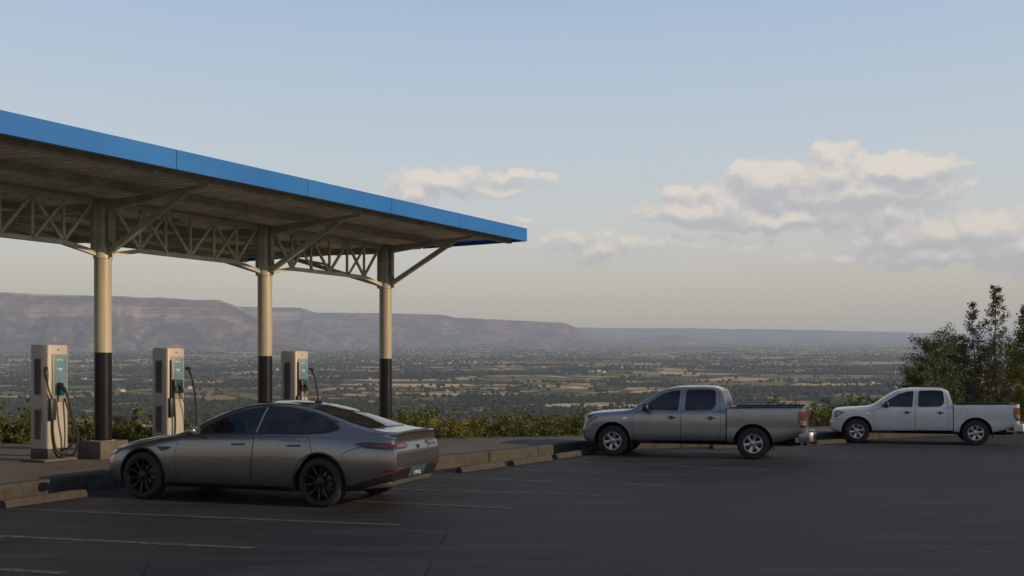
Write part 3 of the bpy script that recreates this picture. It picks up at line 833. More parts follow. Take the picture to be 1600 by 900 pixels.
canopy()

# ---------------------------------------------------------------- chargers
def spline(pts, n=8):
    pts = [Vector(p) for p in pts]; out = []
    ext = [pts[0] * 2 - pts[1]] + pts + [pts[-1] * 2 - pts[-2]]
    for i in range(1, len(ext) - 2):
        p0, p1, p2, p3 = ext[i - 1:i + 3]
        for k in range(n):
            t = k / n
            out.append(0.5 * ((2 * p1) + (p2 - p0) * t + (2 * p0 - 5 * p1 + 4 * p2 - p3) * t * t + (3 * p1 - p0 - 3 * p2 + p3) * t ** 3))
    out.append(pts[-1]); return out

def charger(corner, alpha, variant, label):
    """local x points out of the front, local y runs along the front (away from the camera); the near front corner is at (d, 0)"""
    w, d, h = 0.50, 0.46, 2.27
    f = Vector((math.cos(alpha), -math.sin(alpha), 0)); s = Vector((math.sin(alpha), math.cos(alpha), 0))
    loc = Vector((corner[0], corner[1], KH)) - f * d / 2 + s * w / 2
    root = empty('ev_charger', loc, -alpha)
    tag(root, label, 'EV charger', 'white EV chargers under the canopy')
    bz = 0.05
    m = MB(); m.box((0, 0, bz / 2), (d + .16, w + .30, bz)); m.build('concrete_pad', M_ped, root, bevel=.008)
    m = MB(); m.box((0, 0, bz + .09), (d - .01, w - .01, .18)); m.build('plinth', M_plinth, root, bevel=.006)
    zb = bz + .18
    m = MB(); m.box((0, 0, (zb + h) / 2), (d, w, h - zb)); m.build('cabinet', M_white, root, bevel=.035, angle=50)
    # louvred vents on the near side
    for (z0, z1) in ((1.30, 1.98), (.44, 1.00)) if variant != 2 else ((1.10, 1.98),):
        m = MB(); m.box((-.02, -w / 2 - .001, (z0 + z1) / 2), (.17, .006, z1 - z0)); v = m.build('vent', M_vent, root)
        m = MB(); n = int((z1 - z0) / .033)
        for i in range(n):
            z = z0 + (i + .5) * (z1 - z0) / n
            m.box((-.02, -w / 2 - .010, z), (.165, .020, .007), Matrix.Rotation(R(-30), 3, 'X'))
        m.box((-.02, -w / 2 - .006, z0 - .008), (.19, .012, .012)); m.box((-.02, -w / 2 - .006, z1 + .008), (.19, .012, .012))
        m.box((-.11, -w / 2 - .006, (z0 + z1) / 2), (.012, .012, z1 - z0)); m.box((.07, -w / 2 - .006, (z0 + z1) / 2), (.012, .012, z1 - z0))
        o = m.build('louvres', M_slat, v); tag(o, kind='stuff')
    # front: bezel, screen, holster
    x = d / 2
    m = MB(); m.box((x + .012, .02, 1.62), (.03, .36, .92)); bezel = m.build('bezel', M_bezel, root, bevel=.010)
    if variant == 0:
        m = MB(); m.box((x + .0295, .03, 1.66), (.006, .29, .80)); scr = m.build('screen', M_screen, bezel, bevel=.002)
        m = MB(); m.box((x + .034, -.0, 1.40), (.01, .21, .24)); m.build('holster', M_screen_dark, bezel, bevel=.003)
    else:
        m = MB(); m.box((x + .0295, .04, 1.78), (.006, .25, .50)); scr = m.build('screen', M_screen, bezel, bevel=.002)
        m = MB(); m.box((x + .034, .04, 1.50), (.01, .25, .16)); m.build('holster', M_screen_dark, bezel, bevel=.003)
        m = MB(); m.box((x + .034, .04, 1.34), (.012, .24, .12)); m.build('lower_panel', M_plast, bezel, bevel=.003)
        m = MB(); m.box((x + .02, -.175, 1.58), (.05, .03, .84)); m.build('side_recess', M_plast, bezel, bevel=.004)
    # small pale print on the screen and the mark above it
    m = MB()
    for (yy, zz, ww, hh) in ((-.03, 1.97, .05, .022), (.03, 1.985, .03, .012), (.07, 1.965, .018, .03), (.0, 1.80, .10, .018), (.02, 1.765, .06, .012), (.055, 1.79, .02, .04)):
        m.box((x + .0335, yy, zz), (.002, ww, hh))
    m.build('screen_print', M_mark, bezel)
    m = MB(); m.box((x + .001, .0, 2.165), (.004, .05, .018)); m.box((x + .001, .012, 2.182), (.004, .018, .012)); m.build('badge', M_plast, root)
    # connectors and cables
    def connector(p, tilt, yaw=0.0, nm='charging_plug'):
        m = MB(); p = Vector(p)
        dirv = Vector((math.cos(tilt) * math.cos(yaw), math.sin(yaw), -math.sin(tilt)))
        m.tube([p, p + dirv * .06, p + dirv * .12, p + dirv * .2 + Vector((0, 0, -.01)), p + dirv * .27 + Vector((0, 0, -.05)), p + dirv * .31 + Vector((0, 0, -.12))], [.045, .05, .045, .034, .028, .024], 12)
        m.box(p + dirv * .04 + Vector((0, 0, .035)), (.09, .05, .03))
        return m.build(nm, M_plast, root, smooth=True, angle=60), p + dirv * .31 + Vector((0, 0, -.12))
    if variant == 0:
        _, e = connector((x + .03, -.02, 1.50), R(35))
        m = MB(); m.tube(spline([e, e + Vector((.06, .05, -.35)), (x + .40, .10, .55), (x + .34, .10, .18), (x + .16, .02, .12), (x + .05, -.10, .25), (x + .035, -.16, .55), (x + .03, -.165, .86)]), .023, 10)
        m.build('cable', M_rubber, root, smooth=True)
        m = MB(); m.tube(spline([(x + .04, .12, 1.22), (x + .12, .15, .95), (x + .22, .18, .62), (x + .16, .16, .30), (x + .06, .10, .22)]), .020, 10); m.build('cable', M_rubber, root, smooth=True)
        m = MB(); m.box((x + .04, -.185, 1.01), (.09, .13, .42)); m.build('cable_box', M_plast, root, bevel=.02)
        m = MB(); m.tube([(x - .02, -w / 2 - .02, 1.82), (x + .0, -w / 2 - .05, 1.78), (x + .02, -w / 2 - .055, 1.66), (x + .03, -w / 2 - .045, 1.56)], [.03, .045, .04, .024], 12); m.build('charging_plug', M_plast, root, smooth=True, angle=60)
        m = MB(); m.tube(spline([(x + .03, -w / 2 - .045, 1.56), (x + .045, -w / 2 - .03, 1.42), (x + .05, -.21, 1.22)]), .015, 10); m.build('cable', M_rubber, root, smooth=True)
    else:
        m = MB(); m.tube([(x + .05, -.13, 1.58), (x + .08, -.12, 1.50), (x + .09, -.12, 1.40), (x + .06, -.13, 1.30)], [.03, .045, .04, .02], 12); m.build('charging_plug', M_plast, root, smooth=True, angle=60)
        m = MB(); m.tube(spline([(x + .06, -.13, 1.30), (x + .07, -.12, 1.0), (x + .07, -.10, .6), (x + .06, -.12, .28)]), .021, 10); m.build('cable', M_rubber, root, smooth=True)
        m = MB(); m.box((x + .035, -.18, .98), (.08, .10, .42)); m.build('cable_box', M_plast, root, bevel=.02)
        m = MB(); m.tube([(x + .0, w / 2 + .02, 1.84), (x + .06, w / 2 + .07, 1.82), (x + .10, w / 2 + .09, 1.74), (x + .12, w / 2 + .10, 1.62)], [.03, .045, .04, .022], 12); m.build('charging_plug', M_plast, root, smooth=True, angle=60)
        m = MB(); m.tube(spline([(x + .12, w / 2 + .10, 1.62), (x + .18, w / 2 + .13, 1.25), (x + .22, w / 2 + .14, .8), (x + .20, w / 2 + .12, .35), (x + .1, w / 2 + .05, .12)]), .025, 10); m.build('cable', M_rubber, root, smooth=True)
        m = MB(); m.tube(spline([(x + .05, .05, 1.28), (x + .09, .12, 1.12), (x + .15, .22, .85), (x + .16, .26, .45), (x + .08, .22, .15)]), .013, 10); m.build('cable', M_rubber, root, smooth=True)
        m = MB(); m.tube([(x + .04, .05, 1.44), (x + .10, .07, 1.40), (x + .13, .09, 1.30)], [.03, .035, .018], 10); m.build('charging_plug', M_plast, root, smooth=True, angle=60)
charger((-8.95, 19.2), R(22), 0, 'white charger with big cyan panel and looping black cable, left of the first column')
charger((-7.42, 21.45), R(26), 1, 'white charger standing behind the sedan\'s bonnet, black cable hanging on its right')
charger((-5.24, 24.1), R(26), 2, 'white charger half hidden behind the sedan\'s roof, between second and third columns')

# ---------------------------------------------------------------- vehicles
def pchip(xs, ys):
    xs = np.array(xs, float); ys = np.array(ys, float); h = np.diff(xs); d = np.diff(ys) / h
    m = np.zeros(len(xs)); m[0] = d[0]; m[-1] = d[-1]
    for i in range(1, len(xs) - 1):
        if d[i - 1] * d[i] <= 0: m[i] = 0
        else:
            w1 = 2 * h[i] + h[i - 1]; w2 = h[i] + 2 * h[i - 1]; m[i] = (w1 + w2) / (w1 / d[i - 1] + w2 / d[i])
    def f(x):
        x = min(max(x, xs[0]), xs[-1]); i = min(int(np.searchsorted(xs, x, 'right')) - 1, len(h) - 1); t = (x - xs[i]) / h[i]
        return float((1 + 2 * t) * (1 - t) ** 2 * ys[i] + t * (1 - t) ** 2 * h[i] * m[i] + t * t * (3 - 2 * t) * ys[i + 1] + t * t * (t - 1) * h[i] * m[i + 1])
    return f
def tab(s):  # list of (x, value)
    return pchip([a for a, b in s], [b for a, b in s])

def loft(xs, sec, shear=None, cap0=True, cap1=True):
    """sec(x) -> half section list of (y, z), y<=0 side mirrored; closed solid"""
    rings = []
    for x in xs:
        h = sec(x)
        ring = [(x, -y, z) for (y, z) in h] + [(x, y, z) for (y, z) in reversed(h[1:-1])]
        if shear: ring = [(a + shear(a, z), b, z) for (a, b, z) in ring]
        rings.append(ring)
    n = len(rings[0]); vs = [p for r in rings for p in r]
    fs = [(i * n + k, (i + 1) * n + k, (i + 1) * n + (k + 1) % n, i * n + (k + 1) % n) for i in range(len(rings) - 1) for k in range(n)]
    for ok, i in ((cap0, 0), (cap1, len(rings) - 1)):
        if ok:
            # cap by rows joining left and right so it stays flat and clean
            hlen = len(sec(xs[i])); 
            for k in range(hlen - 1):
                a, b = i * n + k, i * n + k + 1
                c, d = i * n + (n - k - 1 + 0) % n + 1 if k > 0 else i * n, i * n + (n - k - 1)
                # left index k  <-> right index n-k
                La, Lb = i * n + k, i * n + k + 1
                Ra = i * n + (n - k) % n; Rb = i * n + (n - k - 1) % n
                q = []
                for t in (La, Lb, Rb, Ra):
                    if t not in q: q.append(t)
                if len(q) >= 3: fs.append(tuple(q))
    return vs, fs

def catmull(pts, counts):
    ext = [(-pts[1][0], pts[1][1])] + list(pts) + [(-pts[-2][0], pts[-2][1])]
    out = []
    for i in range(1, len(ext) - 2):
        p0, p1, p2, p3 = [Vector(q) for q in ext[i - 1:i + 3]]
        # centripetal tangents
        d01, d12, d23 = [max((b - a).length, 1e-4) ** .5 for a, b in ((p0, p1), (p1, p2), (p2, p3))]
        m1 = (p2 - p1) + d12 * ((p1 - p0) / d01 - (p2 - p0) / (d01 + d12))
        m2 = (p2 - p1) + d12 * ((p3 - p2) / d23 - (p3 - p1) / (d12 + d23))
        for k in range(counts[i - 1]):
            t = k / counts[i - 1]
            q = p1 * (2 * t ** 3 - 3 * t * t + 1) + m1 * (t ** 3 - 2 * t * t + t) + p2 * (-2 * t ** 3 + 3 * t * t) + m2 * (t ** 3 - t * t)
            out.append((max(q.x, 0.0), q.y))
    out.append(tuple(pts[-1])); out[0] = (0.0, out[0][1]); out[-1] = (0.0, out[-1][1])
    return out

def to_mesh_obj(vs, fs, name):
    me = bpy.data.meshes.new(name); me.from_pydata([tuple(p) for p in vs], [], fs)
    bm = bmesh.new(); bm.from_mesh(me); bmesh.ops.remove_doubles(bm, verts=bm.verts, dist=1e-5)
    bmesh.ops.recalc_face_normals(bm, faces=bm.faces); bm.to_mesh(me); bm.free()
    return bpy.data.objects.new(name, me)
def cut(o, cutters):
    """boolean difference, returns a new clean mesh"""
    COL.objects.link(o)
    cs = []
    for (vs, fs) in cutters:
        c = to_mesh_obj(vs, fs, 'cutter'); COL.objects.link(c); cs.append(c)
        md = o.modifiers.new('b', 'BOOLEAN'); md.operation = 'DIFFERENCE'; md.object = c; md.solver = 'EXACT'
    dg = bpy.context.evaluated_depsgraph_get(); dg.update()
    me = bpy.data.meshes.new_from_object(o.evaluated_get(dg))
    o.modifiers.clear(); old = o.data; o.data = me
    for c in cs:
        cm = c.data; bpy.data.objects.remove(c); bpy.data.meshes.remove(cm)
    COL.objects.unlink(o)
    return o
def ycyl(cx, cz, r, y0, y1, n=48):
    m = MB(); m.lathe_y([(0.0001, y0), (r, y0), (r, y1), (0.0001, y1)], n, (cx, 0, cz)); return m.v, m.f
def boxvf(a, b):
    m = MB(); m.box([(p + q) / 2 for p, q in zip(a, b)], [abs(q - p) for p, q in zip(a, b)]); return m.v, m.f

class Shell:
    """body surface that other panels are fitted to"""
    def __init__(s, o):
        bm = bmesh.new(); bm.from_mesh(o.data); s.bvh = BVHTree.FromBMesh(bm); bm.free()
    def hit(s, p, axis, side, cx=0.0):
        a, b = p
        if axis == 'y': o, d = Vector((a, side * 3, b)), Vector((0, -side, 0))
        elif axis == 'x': o, d = Vector((cx + side * 6, a, b)), Vector((-side, 0, 0))
        elif axis == 'z': o, d = Vector((a, b, 4)), Vector((0, 0, -1))
        else:
            q = R(a); v = Vector((math.sin(q), side * math.cos(q), 0)); o, d = Vector((cx, 0, b)) + v * 4, -v
        loc, nrm, _, _ = s.bvh.ray_cast(o, d)
        if loc is None: 
            loc, nrm, _, _ = s.bvh.find_nearest(o + d * 2.0)
        if nrm.dot(d) > 0: nrm = -nrm
        return loc, nrm
    def panel(s, poly, axis, side, name, m, parent, off=0.004, thick=0.012, res=0.05, cx=0.0, ares=3.0, clip=None):
        bm = bmesh.new()
        vs = [bm.verts.new((a, b, 0)) for a, b in poly]; bm.faces.new(vs)
        a0, a1 = min(p[0] for p in poly), max(p[0] for p in poly); b0, b1 = min(p[1] for p in poly), max(p[1] for p in poly)
        ra = ares if axis == 'c' else res
        na = int((a1 - a0) / ra); nb = int((b1 - b0) / res)
        for i in range(1, na + 1):
            bmesh.ops.bisect_plane(bm, geom=bm.verts[:] + bm.edges[:] + bm.faces[:], plane_co=(a0 + (a1 - a0) * i / (na + 1), 0, 0), plane_no=(1, 0, 0))
        for i in range(1, nb + 1):
            bmesh.ops.bisect_plane(bm, geom=bm.verts[:] + bm.edges[:] + bm.faces[:], plane_co=(0, b0 + (b1 - b0) * i / (nb + 1), 0), plane_no=(0, 1, 0))
        bmesh.ops.triangulate(bm, faces=[f for f in bm.faces if len(f.verts) > 4])
        bm.verts.ensure_lookup_table()
        inner = []
        for v in bm.verts:
            loc, n = s.hit((v.co.x, v.co.y), axis, side, cx)
            v.co = loc + n * off; inner.append(loc + n * (off - thick))
        bound = [e for e in bm.edges if e.is_boundary]
        idx = {v: i for i, v in enumerate(bm.verts)}; low = {}
        for e in bound:
            for v in e.verts:
                if v not in low: low[v] = bm.verts.new(inner[idx[v]])
        for e in bound:
            a, b = e.verts; 
            try: bm.faces.new((a, b, low[b], low[a]))
            except ValueError: pass
        bmesh.ops.recalc_face_normals(bm, faces=bm.faces)
        me = bpy.data.meshes.new(name); bm.to_mesh(me); bm.free(); me.materials.append(m)
        # keep outward orientation
        me.shade_smooth(); me.set_sharp_from_angle(angle=R(40))
        return link(bpy.data.objects.new(name, me), parent)
    def stroke(s, pts, width, axis, side, name, m, parent, **kw):
        pts = [Vector(p) for p in pts]; L = []; Rr = []
        sc_ = (57.3 / 0.9 if axis == 'c' else 1.0)
        for i, p in enumerate(pts):
            t = pts[min(i + 1, len(pts) - 1)] - pts[max(i - 1, 0)]
            t = Vector((t.x / sc_, t.y)).normalized(); n = Vector((-t.y * sc_, t.x)) * (width / 2)
            L.append(tuple(p + n)); Rr.append(tuple(p - n))
        return s.panel(L + list(reversed(Rr)), axis, side, name, m, parent, **kw)

def chaikin(poly, n=2):
    for _ in range(n):
        out = []
        for i in range(len(poly)):
            a = poly[i]; b = poly[(i + 1) % len(poly)]
            out += [(a[0] * .75 + b[0] * .25, a[1] * .75 + b[1] * .25), (a[0] * .25 + b[0] * .75, a[1] * .25 + b[1] * .75)]
        poly = out
    return poly
def roundpoly(poly, r=0.03, k=4):
    out = []
    n = len(poly)
    for i in range(n):
        p = Vector(poly[i]); a = Vector(poly[i - 1]); b = Vector(poly[(i + 1) % n])
        da = (a - p); db = (b - p); ra = min(r, da.length * .45); rb = min(r, db.length * .45)
        s = p + da.normalized() * ra; e = p + db.normalized() * rb
        for j in range(k + 1):
            t = j / k; q = s * (1 - t) ** 2 + p * 2 * t * (1 - t) + e * t * t; out.append(tuple(q))
    return out
def grow(poly, d):
    """outset of a polygon"""
    n = len(poly); area = sum(poly[i][0] * poly[(i + 1) % n][1] - poly[(i + 1) % n][0] * poly[i][1] for i in range(n))
    sg = 1 if area > 0 else -1; out = []
    for i in range(n):
        a = Vector(poly[i - 1]); p = Vector(poly[i]); b = Vector(poly[(i + 1) % n])
        t1 = (p - a); t2 = (b - p)
        if t1.length < 1e-9 or t2.length < 1e-9: out.append(tuple(p)); continue
        n1 = Vector((t1.y, -t1.x)).normalized() * sg; n2 = Vector((t2.y, -t2.x)).normalized() * sg
        nn = (n1 + n2); nn = nn.normalized() if nn.length > 1e-6 else n1
        out.append(tuple(p + nn * d / max(0.5, nn.dot(n1))))
    return out

def wheel(root, cx, cy, cz, r, width, rimr, mats, style, side):
    w2 = width / 2
    m = MB()
    prof = [(rimr - .01, -w2 + .03), (rimr + .01, -w2 + .005), (rimr + .035, -w2), (r - .05, -w2 + .002), (r - .02, -w2 + .015), (r - .004, -w2 + .035), (r, -w2 + .06)]
    ny = 5
    for i in range(ny):   # tread grooves
        y = -w2 + .06 + (width - .12) * (i + .5) / ny
        prof += [(r, y - .008), (r - .008, y - .006), (r - .008, y + .004), (r, y + .006)]
    prof += [(a, -b) for a, b in reversed(prof[:7])]
    m.lathe_y(prof, 64)
    o = m.build('wheel', M_tyre, root, smooth=True, angle=30); o.location = (cx, cy, cz)
    m = MB(); s = side
    m.lathe_y([(rimr + .005, s * (w2 - .012)), (rimr - .008, s * (w2 - .006)), (rimr - .02, s * (w2 - .02)), (rimr - .03, s * (w2 - .09)), (rimr - .05, s * (w2 - .15)), (.05, s * (w2 - .16))], 56)
    m.build('rim', mats[1] if style != 'alloy6' else M_rimd, o, smooth=True)
    if style == 'alloy6':
        m = MB(); m.lathe_y([(rimr + .006, s * (w2 - .010)), (rimr - .006, s * (w2 - .003)), (rimr - .022, s * (w2 - .006)), (rimr - .026, s * (w2 - .03))], 56); m.build('rim_lip', mats[0], o, smooth=True)
    ns = 6 if style == 'alloy6' else 10
    for k in range(ns):
        a = 2 * PI * k / ns + .2
        ca, sa = math.cos(a), math.sin(a)
        def pt(rad, tang, y): return (rad * ca - tang * sa, s * y, rad * sa + tang * ca)
        if style == 'alloy6':
            st = [(0.05, .030, w2 - .03), (rimr * .55, .034, w2 - .018), (rimr - .012, .052, w2 - .012)]
        else:
            st = [(0.04, .016, w2 - .035), (rimr * .5, .014, w2 - .028), (rimr - .012, .022 , w2 - .012)]
        m = MB(); vs = []
        for rad, hw, y in st:
            vs += [pt(rad, -hw, y - .05), pt(rad, -hw, y - .006), pt(rad, -hw * .5, y), pt(rad, hw * .5, y), pt(rad, hw, y - .006), pt(rad, hw, y - .05)]
        fs = [(i * 6 + j, i * 6 + j + 1, (i + 1) * 6 + j + 1, (i + 1) * 6 + j) for i in range(2) for j in range(5)]
        m.add(vs, fs); m.build('spoke', mats[0], o, smooth=True, angle=25)
    m = MB(); m.lathe_y([(.0001, s * (w2 - .004)), (.028, s * (w2 - .006)), (.034, s * (w2 - .016)), (.072, s * (w2 - .022)), (.078, s * (w2 - .034)), (.078, s * (w2 - .1))], 24)
    m.build('hub', mats[0], o, smooth=True)
    m = MB()
    for k in range(5):
        a = 2 * PI * k / 5; m.tube([(.052 * math.cos(a), s * (w2 - .03), .052 * math.sin(a)), (.052 * math.cos(a), s * (w2 - .014), .052 * math.sin(a))], .009, 8)
    b_ = m.build('wheel_nuts', M_chrome if style == 'alloy6' else M_rimd, o); tag(b_, kind='stuff')
    m = MB(); m.lathe_y([(.0001, s * (w2 - .155)), (rimr * .62, s * (w2 - .155)), (rimr * .62, s * (w2 - .17)), (.0001, s * (w2 - .17))], 32); m.build('brake_disc', M_steel2, o, smooth=True)
    return o

def body_finish(o, parent, m, arches, y_in, name='body', extra=None):
    """paint the body, dark liner inside the wheel cuts"""
    me = o.data; me.materials.clear(); me.materials.append(m); me.materials.append(M_arch)
    for p in me.polygons:
        c = p.center; idx = 0
        for (ax, az, r) in arches:
            rr = math.hypot(c.x - ax, c.z - az)
            n = p.normal
            if rr < r + .004 and abs(c.y) > y_in - .01:
                rad = ((c.x - ax) * n.x + (c.z - az) * n.z) / max(rr, 1e-5)
                if rad < -.5 or abs(abs(c.y) - y_in) < .01: idx = 1
        if n_down(p) : idx = 1
        if extra and extra(p): idx = 1
        p.material_index = idx
    me.shade_smooth(); me.set_sharp_from_angle(angle=R(32))
    o.name = name; link(o, parent)
    return o
def n_down(p): return p.normal.z < -0.8 and p.center.z < 0.5

def ellipsoid(m, c, r, n=14, k=9, sq=1.0):
    vs = []; fs = []
    for i in range(k + 1):
        th = PI * i / k
        for j in range(n):
            a = 2 * PI * j / n
            f = lambda t: math.copysign(abs(t) ** sq, t)
            vs.append((c[0] + r[0] * f(math.sin(th)) * f(math.cos(a)), c[1] + r[1] * f(math.sin(th)) * f(math.sin(a)), c[2] + r[2] * f(math.cos(th))))
    for i in range(k):
        for j in range(n): fs.append((i * n + j, i * n + (j + 1) % n, (i + 1) * n + (j + 1) % n, (i + 1) * n + j))
    m.add(vs, fs)

def text_mesh(body, size, name, m, parent, loc, rot, depth=0.002):
    cu = bpy.data.curves.new('t', 'FONT'); cu.body = body; cu.size = size; cu.extrude = depth; cu.align_x = 'CENTER'; cu.align_y = 'CENTER'
    t = bpy.data.objects.new('t', cu); COL.objects.link(t)
    dg = bpy.context.evaluated_depsgraph_get(); me = bpy.data.meshes.new_from_object(t.evaluated_get(dg))
    bpy.data.objects.remove(t); bpy.data.curves.remove(cu)
    me.materials.clear(); me.materials.append(m)
    o = link(bpy.data.objects.new(name, me), parent); o.location = loc; o.rotation_euler = rot
    return o

def make_sedan(loc, rz, scale):
    root = empty('parked_sedan', loc, rz, scale)
    tag(root, 'dark grey fastback sedan with black wheels parked in front of the chargers', 'car')
    OX = -2.375          # local origin midway between the axles
    L = 4.95
    zt = tab([(0, .58), (.04, .66), (.12, .73), (.3, .80), (.6, .88), (1.0, .95), (1.35, 1.0), (1.55, 1.06), (1.9, 1.24), (2.25, 1.38), (2.6, 1.46), (2.9, 1.48), (3.2, 1.465), (3.6, 1.395), (4.0, 1.285), (4.35, 1.17), (4.65, 1.085), (4.8, 1.065), (4.9, 1.06), (4.95, 1.045)])
    ym = tab([(0, .52), (.05, .66), (.15, .78), (.35, .875), (.7, .925), (1.2, .94), (2.0, .935), (3.0, .94), (3.9, .955), (4.3, .94), (4.6, .895), (4.8, .84), (4.9, .79), (4.95, .74)])
    zm = tab([(0, .42), (.6, .60), (1.2, .66), (2.4, .62), (3.6, .70), (4.4, .74), (4.95, .70)])
    z0 = tab([(0, .24), (.3, .19), (1.5, .20), (3.4, .20), (4.5, .24), (4.95, .30)])
    zb = tab([(0, .52), (.04, .60), (.12, .66), (.3, .72), (.6, .80), (1.0, .88), (1.35, .94), (1.6, .97), (2.2, .985), (3.2, 1.00), (3.9, 1.00), (4.4, .985), (4.75, .97), (4.95, .955)])
    yb = lambda x: ym(x) - tab([(0, .03), (.6, .06), (1.5, .055), (3.0, .05), (3.9, .06), (4.5, .07), (4.95, .06)])(x)
    yg = tab([(0, .40), (.1, .58), (.3, .70), (.9, .78), (1.4, .80), (1.7, .76), (2.1, .69), (2.6, .615), (3.2, .59), (3.7, .60), (4.1, .64), (4.5, .70), (4.8, .71), (4.95, .64)])
    zg = lambda x: zt(x) - tab([(0, .02), (.5, .025), (1.4, .03), (1.8, .05), (2.4, .06), (3.2, .06), (3.9, .065), (4.4, .045), (4.7, .02), (4.95, .015)])(x)
    def sec(x):
        a, b = ym(x), zb(x)
        g = zg(x)
        pts = [(0, z0(x)), (a - .16, z0(x)), (a - .045, z0(x) + .045), (a, zm(x)), (yb(x), b), (yb(x) - .035, b + min(.022, (g - b) * .3)), (yg(x), g), (yg(x) * .62, g + (zt(x) - g) * .62), (0, zt(x))]
        return catmull(pts, [2, 3, 9, 9, 3, 10, 4, 5])
    g_ = tab([(.2, -.16), (.34, -.07), (.45, -.01), (.62, .045), (.78, .04), (.92, -.01), (1.0, -.005), (1.06, .03), (1.1, .035)])
    gn = tab([(.2, .08), (.35, 0.0), (.5, -.01), (.7, .06)])
    def shear(x, z):
        s = 0.0
        if x > 4.3: s += ((x - 4.3) / .65) ** 1.5 * g_(min(max(z, .2), 1.1))
        if x < .5: s += ((.5 - x) / .5) ** 2 * gn(min(max(z, .2), .7))
        return s
    xs = list(np.concatenate([[0, .015, .04, .08, .12, .18], np.linspace(.25, 4.6, 86), [4.66, 4.72, 4.78, 4.83, 4.87, 4.905, 4.93, 4.95]]))
    vs, fs = loft(xs, sec, shear)
    o = to_mesh_obj(vs, fs, 'body')
    FH, RH = .86, 3.89; hz = .352; ar = .405
    shell0 = Shell(o)
    cuts = []
    for hx in (FH, RH):
        for s in (-1, 1): cuts.append(ycyl(hx, hz + .01, ar, s * .62, s * 1.3))
    o = cut(o, cuts)
    sh = shell0
    for v in o.data.vertices: v.co.x += OX
    body = body_finish(o, root, M_pgrey, [(FH + OX, hz + .01, ar), (RH + OX, hz + .01, ar)], .62)
    pivot = root
    def fix(ob):
        for v in ob.data.vertices: v.co.x += OX
        return ob
    def pan(*a, **k): return fix(sh.panel(*a, **k))
    def stro(*a, **k): return fix(sh.stroke(*a, **k))
    for s in (-1, 1):
        front = roundpoly([(1.74, 1.005), (2.0, 1.135), (2.3, 1.265), (2.6, 1.35), (2.84, 1.385), (2.785, 1.02)], .03)
        rear = roundpoly([(2.86, 1.02), (2.915, 1.388), (3.2, 1.385), (3.55, 1.335), (3.85, 1.24), (4.06, 1.13), (4.09, 1.095), (3.95, 1.055), (3.6, 1.032)], .05)
        full = roundpoly([(1.69, .993), (1.99, 1.145), (2.3, 1.28), (2.6, 1.367), (2.9, 1.405), (3.2, 1.402), (3.56, 1.352), (3.87, 1.256), (4.09, 1.14), (4.13, 1.09), (3.96, 1.04), (3.6, 1.016)], .05)
        pan(full, 'y', s, 'window_surround', M_trim, root, off=.003)
        w = pan(front, 'y', s, 'side_window', M_glass, root, off=.007)
        w = pan(rear, 'y', s, 'side_window', M_glass, root, off=.007)
        stro([(2.805, 1.03), (2.872, 1.385)], .018, 'y', s, 'pillar_trim', M_rims, root, off=.010)
        # doors stand a hair proud of a dark gap
        fd = [(1.52, .30), (2.76, .285), (2.80, .985), (1.66, .965), (1.50, .88), (1.46, .60)]
        rd = [(2.775, .285), (3.40, .29), (3.52, .48), (3.66, .68), (3.78, .76), (3.70, .98), (2.815, .985)]
        for poly, hx in ((fd, 2.55), (rd, 3.48)):
            rp = roundpoly(poly, .04)
            pan(grow(rp, .006), 'y', s, 'door_gap', M_gap, body, off=.0015)
            dr = pan(grow(rp, -.001), 'y', s, 'door', M_pgrey, root, off=.0035)
            h = pan(roundpoly([(hx - .11, .845), (hx + .11, .85), (hx + .11, .875), (hx - .11, .87)], .01), 'y', s, 'handle', M_trim, dr, off=.014, thick=.02, res=.03)
        # sill trim, fender vent, arch lips
        pan([(1.30, .20), (3.45, .20), (3.42, .275), (1.32, .275)], 'y', s, 'sill_trim', M_trim, body, off=.006)
        pan([(1.12, .80), (1.40, .80), (1.33, .755), (1.22, .735)], 'y', s, 'fender_vent', M_trim, body, off=.004)
        for hx in (FH, RH):
            pts = [(hx + (ar + .008) * math.cos(t), hz + .01 + (ar + .008) * math.sin(t)) for t in np.linspace(-.35, PI + .35, 30)]
            stro(pts, .022, 'y', s, 'arch_lip', M_pgrey if False else M_trim, body, off=.004, res=.2)
        # lamps
        pan([(14, .905), (22, .85), (36, .83), (62, .825), (67, .86), (66, .90), (40, .92), (24, .93)], 'c', s, 'tail_lamp', M_trim, root, off=.006, cx=4.2, res=.03)
        pan([(29, .865), (45, .848), (62, .842), (64, .868), (63, .888), (45, .895), (30, .897)], 'c', s, 'tail_lamp_lens', M_dred, root, off=.011, cx=4.2, res=.03)
        pan([(-62, .60), (-50, .60), (-36, .66), (-26, .735), (-33, .76), (-48, .70), (-60, .655)], 'c', s, 'headlight', M_trim, root, off=.005, cx=.9, res=.02)
        pan([(-60, .615), (-50, .615), (-38, .672), (-32, .715), (-38, .715), (-50, .665), (-59, .645)], 'c', s, 'headlight_lens', M_clear, root, off=.010, cx=.9, res=.02)
        pan([(-38, .50), (-33, .50), (-33, .53), (-38, .53)], 'c', s, 'side_marker', M_amber, root, off=.006, cx=.9, res=.02)
        # mirror
        m = MB(); ellipsoid(m, (1.86 + OX, s * 1.02, 1.045), (.075, .115, .062), sq=.62); mi = m.build('mirror', M_pgrey, root, smooth=True, angle=70)
        m = MB(); m.bar((1.84 + OX, s * .87, 1.005), (1.86 + OX, s * .98, 1.025), .06, .03); m.build('mirror_stem', M_trim, mi)
        # rear bumper dark lower part wraps round from the wheel
        pan([(5, .26), (12, .25), (40, .31), (90, .31), (90, .545), (62, .545), (47, .50), (30, .40), (18, .335), (7, .30)], 'c', s, 'lower_bumper', M_trim, body, off=.006, cx=4.1, res=.04)
